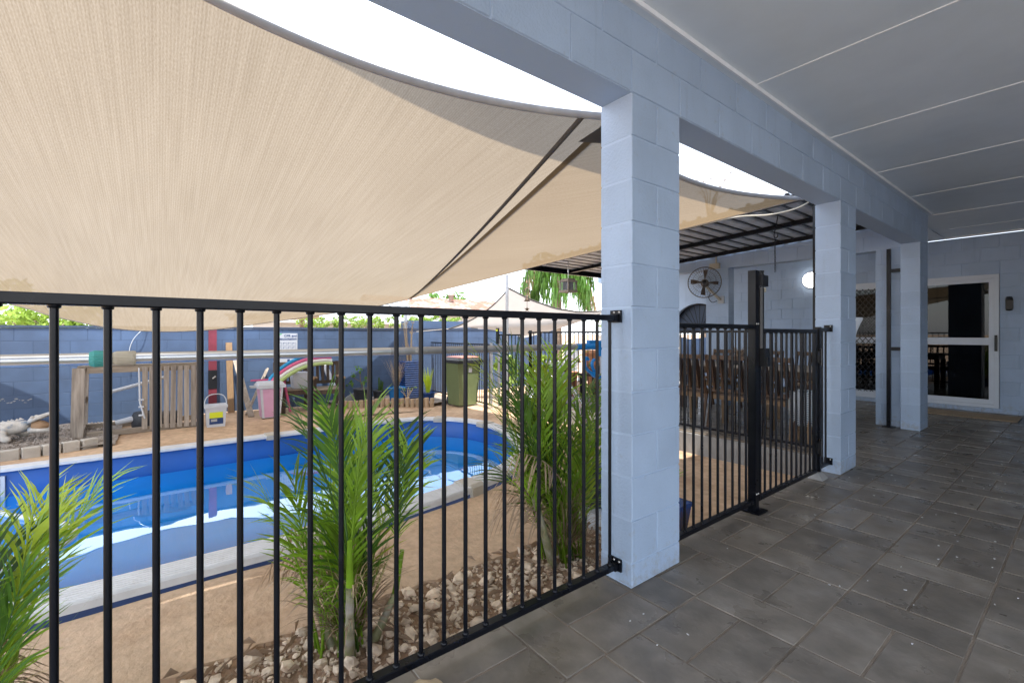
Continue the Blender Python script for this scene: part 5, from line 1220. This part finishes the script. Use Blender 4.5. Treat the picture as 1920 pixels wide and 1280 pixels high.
m = blades(MB(), (-9.15, 4.28, G2+.80), 70, .2, .5, .012, .5, random.Random(9), .5); obj('dry_leaves', m, DRY, p3)
m = MB(); r2 = random.Random(10)
for k in range(9):
    a = r2.uniform(0, 6.28); d = r2.uniform(.02, .15); h = r2.uniform(.55, 1.0); b = (-9.15+.05*math.cos(a), 4.28+.05*math.sin(a), G2+.78); e = (-9.15+d*math.cos(a), 4.28+d*math.sin(a), G2+.78+h)
    m.tube([b, e], [.010, .005], 5); q = blades(MB(), e, 8, .05, .12, .012, 1.6, r2, .3, .6); m.add(q.v, q.f)
obj('dry_stalks', m, DRYG, p3)
p4 = thing('spiky_green_plant', 'bright green sword leaved plant in a small blue pot beside the bin', 'potted plant', (-8.55, 4.42, G2)); pot(p4, (-8.55, 4.42, G2), .11, .15, .17, GLAZE)
obj('leaves', blades(MB(), (-8.55, 4.42, G2+.12), 46, .30, .62, .034, .5, random.Random(15), .18), LEAFY, p4)
p5 = thing('grey_sprig', 'small bare silvery sprig growing in front of the tall blue planter', 'plant', (-8.7, 4.02, G2))
m = MB(); r2 = random.Random(16)
for k in range(8): a = r2.uniform(0, 6.28); m.tube(smooth_path([(-8.7, 4.02, G2), (-8.7+.05*math.cos(a), 4.02+.05*math.sin(a), G2+.12), (-8.7+.14*math.cos(a), 4.02+.14*math.sin(a), G2+r2.uniform(.18, .3))], 3), .005, 5)
obj('twigs', m, DRYG, p5); obj('foliage', leafcloud((-8.7, 4.02, G2+.25), (.18, .18, .08), 60, .018, r2), BUSHL, p5)
obj('offcut_board', MB().add([(-9.3, 2.90, GZ+.08), (-9.3, 3.22, GZ+.08), (-9.3, 3.22, .0), (-9.3, 3.1, -.02), (-9.3, 2.98, -.09), (-9.33, 2.90, GZ+.08), (-9.33, 3.22, GZ+.08), (-9.33, 3.22, .0), (-9.33, 3.1, -.02), (-9.33, 2.98, -.09)], [(0, 1, 2, 3, 4), (9, 8, 7, 6, 5), (0, 5, 6, 1), (1, 6, 7, 2), (2, 7, 8, 3), (3, 8, 9, 4), (4, 9, 5, 0)]), PLG, label='pale grey curved board offcut beside the dark pot', cat='board', at=(-9.3, 3.05, GZ))
# wheelie bin
wb = thing('wheelie_bin', 'olive green wheelie bin with a dark and red lid by the yard fence', 'wheelie bin', (-7.85, 4.82, GZ))
def bpt(x, y, z): return Vector((x, y, z))
b0 = obj('bin_body', frustum(MB(), (0, 0), .42, .40, .52, .54, .03, .86), BING, wb); b0.data.transform(Matrix.Translation(wloc(wb)))
b0.data.transform(Matrix.Identity(4))
lid = obj('bin_lid', frustum(frustum(MB(), (.02, 0), .60, .60, .60, .60, .87, .92), (.02, 0), .58, .58, .46, .50, .921, .975), BINL, wb); lid.data.transform(Matrix.Translation(wloc(wb)))
l2 = obj('lid_top', frustum(MB(), (.02, 0), .50, .52, .42, .44, .972, .992), BINR, wb); l2.data.transform(Matrix.Translation(wloc(wb)))
hd = obj('handle', MB().tube([(-.30, -.24, .88), (-.36, -.24, .86), (-.36, .24, .86), (-.30, .24, .88)], .016, 8), BINL, wb); hd.data.transform(Matrix.Translation(wloc(wb)))
for s in (-1, 1): q = obj('wheel', MB().tube([(-.20, s*.14, .10), (-.20, s*.19, .10)], .10, 16), POTD, wb); q.data.transform(Matrix.Translation(wloc(wb)))
q = obj('sticker', MB().add([(.2555, -.02, .68), (.2555, .06, .68), (.2605, .06, .78), (.2605, -.02, .78)], [(0, 1, 2, 3)]), PLW, wb); q.data.transform(Matrix.Translation(wloc(wb)))
wb.rotation_euler = (0, 0, .02)

# blue pot with young plant just behind the short fence
bp = thing('square_blue_pot', 'dark blue pot with a few green leaves behind the short fence at the pillar', 'potted plant', (-1.84, 2.82, GZ))
obj('pot', frustum(frustum(MB(), (-1.84, 2.82), .15, .15, .21, .21, GZ, GZ+.24), (-1.84, 2.82), .225, .225, .23, .23, GZ+.241, GZ+.27), GLAZE, bp)
obj('stem', MB().tube([(-1.84, 2.82, GZ+.2), (-1.82, 2.80, .1), (-1.83, 2.84, .26)], .007, 6), BARK, bp)
obj('leaves', blades(MB(), (-1.83, 2.83, .18), 14, .08, .17, .035, 1.6, random.Random(22), .4, .8), LEAF, bp)
# filter lump behind the first pillar
pf = thing('pool_filter', 'dark filter housing on a white base half hidden behind the nearest pillar', 'pool filter', (-2.35, 2.65, GZ))
obj('filter_base', MB().bb(-2.55, -2.10, 2.44, 2.86, GZ+.03, GZ+.16), PLW, pf)
obj('filter_body', MB().lathe([(.12, GZ+.16), (.15, GZ+.20), (.15, GZ+.34), (.10, GZ+.42), (0, GZ+.44)], (-2.33, 2.62, 0), 20), POTD, pf)
obj('filter_clamp', MB().lathe([(.158, GZ+.26), (.165, GZ+.27), (.165, GZ+.29), (.158, GZ+.30)], (-2.33, 2.62, 0), 20), BLACKP, pf)
# rock on the paving at the bottom of the picture
bm = bmesh.new(); bmesh.ops.create_icosphere(bm, subdivisions=3, radius=1); q = random.Random(77)
from mathutils import noise as mn
for v in bm.verts: v.co = v.co*(1+.22*mn.noise(v.co*1.6)+.08*mn.noise(v.co*5)); v.co = Vector((v.co.x*.075, v.co.y*.062, v.co.z*.058))
me = bpy.data.meshes.new('rock'); bm.to_mesh(me); bm.free(); me.materials.append(ROCKL)
for p in me.polygons: p.use_smooth = True
o = bpy.data.objects.new('rock', me); COL.objects.link(o); o.location = (-1.27, .66, .045); tag(o, 'lumpy tan rock lying on the paving under the long fence', 'rock')

# ================================================================== PALM CLUMPS
def frond(l, lean, arch, n, ll, r, dead=False):
    """pinnate leaf growing from the origin, leaning towards +X"""
    m = MB(); p = Vector((0, 0, 0)); d = Vector((math.sin(lean), 0, math.cos(lean))); segs = 16; P = [p.copy()]; Ds = [d.copy()]
    for k in range(segs):
        p = p+d*(l/segs); a = arch*(.3+1.4*k/segs)/segs; d = (Quaternion((0, 1, 0), a) @ d).normalized(); P.append(p.copy()); Ds.append(d.copy())
    m.tube(P[::2], [.0065*(1-.8*k/(len(P[::2])-1)) for k in range(len(P[::2]))], 5)
    side0 = Vector((0, 1, 0))
    for i in range(n):
        t = .28+.72*i/(n-1); f = t*segs; k = min(int(f), segs-1); q = P[k].lerp(P[k+1], f-k); dd = Ds[k]; nn = side0.cross(dd).normalized()
        for s in (-1, 1):
            L = ll*(.55+.9*math.sin(PI*min(1, (t-.2)*1.05)))*r.uniform(.82, 1.15); fw = 1.1+.7*t
            dr = (side0*s*r.uniform(.75, 1.1)+dd*fw*r.uniform(.7, 1.35)+nn*r.uniform(-.25, .6)).normalized(); w = L*.027*r.uniform(.6, 1.3)
            if dead: dr = (dr+Vector((0, 0, -.8))).normalized()
            wd = dr.cross(nn).normalized(); vs = []; x = q.copy(); e = dr.copy()
            for j in range(4):
                u = j/3; ww = w*(.55, 1.0, .72, .05)[j]; vs += [x-wd*ww, x+wd*ww]; x = x+e*L/3; e = (e+Vector((0, 0, -1))*r.uniform(.10, .34)).normalized()
            m.add(vs, [(2*j, 2*j+1, 2*j+3, 2*j+2) for j in range(3)], True)
    return m
def palm_clump(lab, c, seed, hscale, nst, nfr, spread, bias, ys=1.0):
    r = random.Random(seed); t = thing('palm_clump', lab, 'palm', (c[0], c[1], c[2]), 'cane palms planted along the fence')
    cv_ = Vector(c)
    tips = []
    for k in range(nst):
        a = r.uniform(0, 6.28); b = cv_+Vector((math.cos(a)*.07, math.sin(a)*.09, 0)); h = r.uniform(.16, .42)*hscale; lean = Vector((math.cos(a)*.10-.02, math.sin(a)*.12, 0))
        e = b+lean+Vector((0, 0, h)); mid = b.lerp(e, .5)+Vector((0, 0, .0)); m = MB(); pts = []; rs = []
        for j in range(13): u = j/12; pts.append(b.lerp(e, u)+Vector((0, 0, 0))); rs.append((.021-.006*u)*(1.12 if j % 3 == 0 else 1))
        m.tube(pts, rs, 9); obj('cane', m, CANE, t); tips.append((e, a))
        m = MB(); m.tube([e, e+Vector((lean.x*.3, lean.y*.3, .20*hscale))], [.016, .010], 8); obj('crown_shaft', m, LEAF, t)
    for k in range(nfr):
        e, a0 = r.choice(tips); a = r.uniform(0, 6.283)
        young = r.random() < .45
        base = (cv_+Vector((r.uniform(-.10, .10), r.uniform(-.12, .12), .02))) if young else e+Vector((0, 0, .08*hscale))
        l = (r.uniform(.55, .95) if young else r.uniform(.5, .75))*hscale
        lean = abs(r.gauss(.0, .26))*spread+.05
        # keep the fronds away from the fence side
        dx, dy = math.cos(a), math.sin(a)
        if dx > .25: dx = -dx*.6
        if bias: dy += bias*.4
        a = math.atan2(dy, dx)
        m_ = r.choice([LEAF, LEAF, LEAFY, LEAFD, LEAF])
        f_ = frond(l, lean, r.uniform(.05, .65), 18, .18*hscale, r)
        o = obj('frond', f_, m_, None); o.parent = t; o.location = base-cv_; o.rotation_euler = (0, 0, a)
    for k in range(6):
        a = r.uniform(0, 6.283); f_ = frond(r.uniform(.35, .55)*hscale, r.uniform(.3, .8), r.uniform(1.0, 2.0), 14, .16, r, True)
        if math.cos(a) > .2: a = PI-a
        o = obj('dead_frond', f_, DRY, None); o.parent = t; o.location = Vector((r.uniform(-.06, .06), r.uniform(-.08, .08), r.uniform(.1, .4)*hscale)); o.rotation_euler = (0, 0, a)
    gm = blades(MB(), cv_+Vector((0, 0, .01)), 90, .25, .75, .010, .5, r, .30); obj('shoots', gm, LEAF, t)
    dm_ = blades(MB(), cv_+Vector((0, 0, .10)), 170, .12, .42, .014, 1.0, r, 1.8); obj('dead_sheaths', dm_, DRY, t)
    dm2 = blades(MB(), cv_+Vector((-.02, .02, .24*hscale)), 110, .15, .40, .012, .9, r, 2.4); obj('dead_sheaths', dm2, DRYG, t)
    return t
palm_clump('cane palm clump in the middle of the long fence, with many dead sheaths', (-2.02, .66, GZ+.02), 101, .97, 4, 25, .46, 0)
palm_clump('tall dense cane palm clump beside the nearest pillar', (-2.02, 1.98, GZ+.02), 202, 1.14, 4, 36, .85, -.9)
palm_clump('cane palm clump at the left edge of the picture', (-2.02, -.53, GZ+.02), 307, .82, 4, 34, 1.1, .5)

# ================================================================== BEYOND: junk by the fence, trees, houses
cp = thing('perforated_planter', 'grey perforated drum planter behind the patio fence', 'planter', (-7.0, 6.05, GZ))
obj('drum', MB().lathe([(.20, GZ), (.20, .42), (.215, .43), (.215, .46), (.19, .46), (0, .44)], (-7.0, 6.05, 0), 24), PLG, cp)
m = MB()
for j in range(9):
    for k in range(12): a = -1.9+k*.22; z = GZ+.08+j*.055; m.box((-7.0+.201*math.cos(a), 6.05+.201*math.sin(a), z), (.014, .014, .014))
obj('perforation', m, POTD, cp)
obj('foliage', leafcloud((-7.0, 6.05, .62), (.3, .3, .22), 260, .045, random.Random(51)), BUSHL, cp)
rb = thing('ribbed_tub', 'pale grey ribbed plastic tub right of the perforated drum', 'tub', (-6.75, 6.5, GZ))
m = MB(); vs = []
for z, r in ((GZ, .17), (.36, .21), (.38, .225), (.41, .225)):
    for k in range(40): a = PI*k/20; rr = r*(1 if k % 2 else .95); vs.append((-6.75+rr*math.cos(a), 6.5+rr*math.sin(a), z))
m.add(vs, [(i*40+k, i*40+(k+1) % 40, (i+1)*40+(k+1) % 40, (i+1)*40+k) for i in range(3) for k in range(40)]+[tuple(range(120, 160))]); obj('tub_body', m, PLG, rb)
obj('foliage', leafcloud((-6.75, 6.5, .47), (.2, .2, .12), 90, .04, random.Random(52)), BUSH, rb)
tp = thing('terracotta_pot', 'large round terracotta urn behind the blue roller bracket', 'pot', (-6.35, 7.25, GZ))
obj('urn', MB().lathe([(.16, GZ+.02), (.24, .1), (.33, .4), (.35, .62), (.34, .75), (.37, .78), (.37, .84), (.32, .84), (.30, .78), (0, .74)], (-6.35, 7.25, 0), 28), TERRA, tp)
tp2 = thing('terracotta_pot', 'small terracotta pot with a dry plant beside the ribbed tub', 'pot', (-6.7, 6.95, GZ))
obj('urn', MB().lathe([(.12, GZ), (.17, .3), (.2, .32), (.2, .38), (.17, .38), (0, .35)], (-6.95, 6.95, 0), 22), TERRA, tp2); obj('foliage', leafcloud((-6.95, 6.95, .5), (.2, .2, .2), 90, .04, random.Random(53)), DRY, tp2)
wch = thing('plastic_chair', 'white plastic garden chair among the pots beyond the patio fence', 'chair', (-7.4, 7.4, GZ))
m = MB(); m.grid(lambda u, v: (-7.4+.05*math.sin(v*1.5), 7.4-.24+.48*u, .17+.72*v*(1-.12*(2*u-1)**2)), 8, 6); obj('backrest', m, PLW, wch)
obj('seat', MB().bb(-7.40, -6.92, 7.16, 7.64, .15, .18), PLW, wch)
for sx in (-7.38, -6.95):
    for sy in (7.18, 7.62): obj('leg', MB().tube([(sx, sy, GZ), (sx, sy, .15)], .02, 8), PLW, wch)
bt2 = thing('potting_bench', 'black potting bench cluttered with small pots beyond the fence', 'bench', (-6.0, 6.6, 0))
obj('bench_top', MB().bb(-6.1, -5.3, 6.3, 6.75, .40, .44), BLACKP, bt2)
for sx in (-6.05, -5.35):
    for sy in (6.35, 6.70): obj('leg', MB().bb(sx-.02, sx+.02, sy-.02, sy+.02, 0.0, .40), BLACKP, bt2)
obj('bench_shelf', MB().bb(-6.02, -5.38, 6.37, 6.68, .10, .13), BLACKP, bt2)
for i, (x, y, r, mt, l) in enumerate(((-5.95, 6.5, .07, TERRA, 'small terracotta pot on the left of the black potting bench'), (-5.75, 6.55, .09, POTD, 'dark bowl pot in the middle of the black potting bench'), (-5.5, 6.5, .10, TERRA, 'wider terracotta pot on the right of the black potting bench'))):
    t = thing('bench_pot', l, 'pot', (x, y, .44)); pot(t, (x, y, .441), r*.7, r, r*1.7, mt, 16); obj('foliage', leafcloud((x, y, .44+r*2), (r*1.2, r*1.2, r), 40, .03, random.Random(60+i)), DRY if i == 1 else BUSH, t)
obj('stepping_trunk', MB().tube([(-6.55, 6.55, GZ), (-6.5, 6.52, .3), (-6.52, 6.5, .62)], [.05, .042, .04], 10), TIMT, label='pale bare trunk standing among the pots', cat='trunk', at=(-6.55, 6.55, GZ))
obj('grey_trough', MB().bb(-7.35, -6.85, 6.62, 6.90, .42, .60).bb(-7.30, -7.25, 6.66, 6.7, GZ, .42).bb(-6.95, -6.90, 6.66, 6.7, GZ, .42).bb(-7.30, -7.25, 6.82, 6.86, GZ, .42).bb(-6.95, -6.90, 6.82, 6.86, GZ, .42), PLG, label='pale grey trough on legs in front of the white plastic chair', cat='trough', at=(-7.1, 6.75, GZ))
sh = thing('green_shrub', 'bright green leafy shrub behind the yard gate', 'shrub', (-8.0, 6.1, GZ)); obj('foliage', leafcloud((-8.0, 6.1, .35), (.5, .45, .5), 420, .07, random.Random(54)), BUSHL, sh); obj('stem', MB().tube([(-8, 6.1, GZ), (-8, 6.1, .4)], .03, 7), BARK, sh)
gw = thing('garden_wall', 'low pale grey rendered wall with dark pots beyond the patio', 'wall', (-8.2, 10.9, GZ))
obj('wall_body', MB().bb(-9.6, -6.9, 10.9, 11.1, GZ, 1.10), GREYW, gw); obj('wall_top', MB().bb(-9.62, -6.88, 10.87, 11.13, 1.101, 1.16), GREYW, gw)
r2 = random.Random(56)
for k in range(4):
    x = -9.3+k*.6; t = thing('wall_pot', ['blue pot at the left end of the low grey wall', 'blue pot second from the left on the low grey wall', 'blue pot third from the left on the low grey wall', 'blue pot at the right end of the low grey wall'][k], 'pot', (x, 11, 1.161), 'pots on the low grey wall'); pot(t, (x, 11.0, 1.161), .12, .16, .24, GLAZE, 16)
    obj('foliage', leafcloud((x, 11, 1.50), (.22, .22, .18), 80, .06, r2), BUSHL, t)
# weeping palm
wp = thing('palm_tree', 'weeping palm with long hanging green fronds beyond the pale far sail', 'palm tree', (-11.2, 10.6, GZ)); r2 = random.Random(57); c = Vector((-11.2, 10.6, 3.65))
obj('trunk', MB().tube([(-11.2, 10.6, GZ), (-11.25, 10.65, 1.5), c], [.2, .16, .14], 12), BARK, wp)
for k in range(26):
    a = k*2.4; l = r2.uniform(1.5, 2.3); m = MB(); p = c.copy(); el = r2.uniform(-.2, .9); d = Vector((math.cos(a)*math.cos(el), math.sin(a)*math.cos(el), math.sin(el))); P = []
    for j in range(11): P.append(p.copy()); p = p+d*(l/10); d = (d+Vector((0, 0, -.30))).normalized()
    m.tube(P, [.02*(1-.07*j) for j in range(11)], 5)
    for j in range(2, 11):
        for q in range(9):
            b = P[j]+Vector((r2.uniform(-.09, .09), r2.uniform(-.09, .09), 0)); L = r2.uniform(.35, .85); s_ = Vector((r2.uniform(-1, 1), r2.uniform(-1, 1), 0)).normalized()*.018; dr = Vector((r2.uniform(-.25, .25), r2.uniform(-.25, .25), -1)).normalized()
            m.add([b-s_, b+s_, b+dr*L*.6+s_*.8, b+dr*L, b+dr*L*.6-s_*.8], [(0, 1, 2, 3, 4)])
    obj('frond', m, LEAFD if k % 3 else (DRY if k % 4 == 3 else BUSH), wp)
def tree(name, lab, base, h, rad, n, size, mt, seed, lean=(0, 0), group=None, gaps=1.0):
    r = random.Random(seed); t = thing(name, lab, 'tree', base, group); b = Vector(base); top = b+Vector((lean[0], lean[1], h*.55))
    m = MB(); m.tube([b, b.lerp(top, .5)+Vector((.05, .03, 0)), top], [h*.035, h*.026, h*.018], 9); limbs = []
    for k in range(7):
        a = k*.9+r.random(); e = top+Vector((math.cos(a)*rad[0]*.6, math.sin(a)*rad[1]*.6, r.uniform(.1, .5)*rad[2])); s_ = b.lerp(top, r.uniform(.6, 1)); m.tube([s_, s_.lerp(e, .5)+Vector((0, 0, .08*h)), e], [h*.012, h*.008, h*.004], 6)
    obj('trunk', m, BARK, t)
    if n: obj('crown', leafcloud((top.x, top.y, top.z+rad[2]*.35), rad, n, size, r), mt, t)
    return t
tree('leafy_tree', 'grey green tree at the far left above the yard wall', (-15.5, -4.6, GZ), 4.0, (1.7, 1.7, 1.5), 2400, .13, BUSH, 70)
tree('leafy_tree', 'bright green bush showing over the yard wall at the left edge', (-11.8, -1.6, GZ), 2.5, (.95, .95, .75), 1700, .07, BUSHL, 71)
tree('leafy_tree', 'sunlit tree beside the weeping palm at its right', (-9.9, 13.2, GZ), 3.6, (1.4, 1.3, 1.2), 700, .10, BUSHL, 72)
tree('dark_tree', 'small dark tree rising behind the rusty roof', (-48, 27, GZ), 7.2, (2.2, 2.2, 1.8), 1300, .3, BUSH, 73)
tree('gum_tree', 'thin branched tree trunk behind the bird cage', (-8.4, 11.8, GZ), 5.2, (1.3, 1.3, 1.2), 260, .09, BUSH, 74, (-.6, .3))
tw = thing('twiggy_tree', 'slender tree whose bare twig tips show in the sky gap under the beam', 'tree', (-7.4, 13.2, GZ))
obj('trunk', MB().tube([(-7.4, 13.2, GZ), (-7.3, 13.1, 2.5), (-7.1, 12.9, 4.6)], [.09, .07, .03], 8), BARK, tw)
m = MB(); r2 = random.Random(91)
for k in range(9):
    e = Vector((-6.75+r2.uniform(-.5, .35), 12.6+r2.uniform(-.3, .3), 5.6+r2.uniform(-.45, .3))); m.tube([(-7.1, 12.9, 4.5), Vector((-7.0, 12.8, 5.0)).lerp(e, .4), e], [.02, .014, .006], 5)
    for q in range(7): m.tube([e, e+Vector((r2.uniform(-.22, .22), r2.uniform(-.1, .1), r2.uniform(-.25, .15)))], [.008, .003], 4)
obj('twigs', m, BARK, tw)
# neighbouring houses
hs = thing('neighbour_house', 'neighbouring house with a rusty red iron roof beyond the wall', 'house', (-30, 16, GZ))
obj('wall', MB().bb(-34, -27, 11.4, 22.5, GZ, 2.55), HWHITE, hs)
m = MB(); yy = 10.9; vs = []; n = 0
while yy < 23.0:
    for dy, dz in ((0, 0), (.12, .05), (.25, 0)): vs += [(-26.4, yy+dy, 2.45+dz), (-30.5, yy+dy, 3.85+dz)]; n += 1
    yy += .38
m.add(vs, [(2*i, 2*i+1, 2*i+3, 2*i+2) for i in range(n-1)]); m.add([(-30.5, 10.9, 3.85), (-30.5, 23.0, 3.85), (-34.6, 23.0, 2.45), (-34.6, 10.9, 2.45)], [(0, 1, 2, 3)]); rf_ = obj('roof', m, RUST, hs)
obj('vent', MB().lathe([(.18, 3.6), (.18, 4.0), (.26, 4.02), (.22, 4.14), (0, 4.18)], (-29.6, 17.2, 0), 14), RUST, rf_)
obj('gable', MB().add([(-27, 11.39, 2.55), (-34, 11.39, 2.55), (-30.5, 11.39, 3.8)], [(0, 1, 2)]), HWHITE, hs)
for y in (13.5, 16.5, 19.5): w_ = obj('window', MB().bb(-27.0, -26.96, y, y+1.4, .9, 2.1), HWHITE, hs); obj('pane', MB().bb(-26.965, -26.95, y+.08, y+1.32, .98, 2.02), GLASS, w_)
obj('mast', MB().tube([(-30.5, 13.6, 3.85), (-30.5, 13.6, 5.2)], .03, 6), STEELD, hs)
h2 = thing('neighbour_house', 'pale roofed white neighbouring house left of the rusty roof', 'house', (-20, 7, GZ))
obj('wall', MB().bb(-24, -18.5, 3.4, 10.0, GZ, 1.75), HWHITE, h2)
m = MB(); m.add([(-18.1, 3.0, 1.70), (-18.1, 10.4, 1.70), (-21.2, 9.4, 2.75), (-21.2, 4.2, 2.75), (-24.4, 3.0, 1.70), (-24.4, 10.4, 1.70)], [(0, 1, 2, 3), (4, 3, 2, 5), (0, 3, 4), (1, 5, 2)]); r_ = obj('roof', m, HROOF, h2)
for k in range(14):
    t = (k+.5)/14; y = 3.0+7.4*t; obj('roof_seam', MB().bar((-18.12, y, 1.72), (-21.1, 4.2+5.2*t, 2.76), .05, .03), HROOF, r_)
obj('gutter', MB().bb(-18.14, -18.02, 3.0, 10.4, 1.60, 1.695), PLG, h2)
ptb = thing('pergola', 'pale timber pergola end showing over the wall behind the sign', 'pergola', (-12.2, 2.2, GZ))
obj('pergola_roof', MB().bar((-12.4, 1.3, 1.62), (-11.9, 2.9, 1.66), 1.1, .05), HROOF, ptb)
for y in (1.4, 2.8): obj('post', MB().bb(-12.2, -12.1, y-.05, y+.05, GZ, 1.60), TIMT, ptb)
obj('beam', MB().bar((-11.75, 1.2, 1.54), (-11.35, 3.0, 1.58), .06, .10), TIMT, ptb)
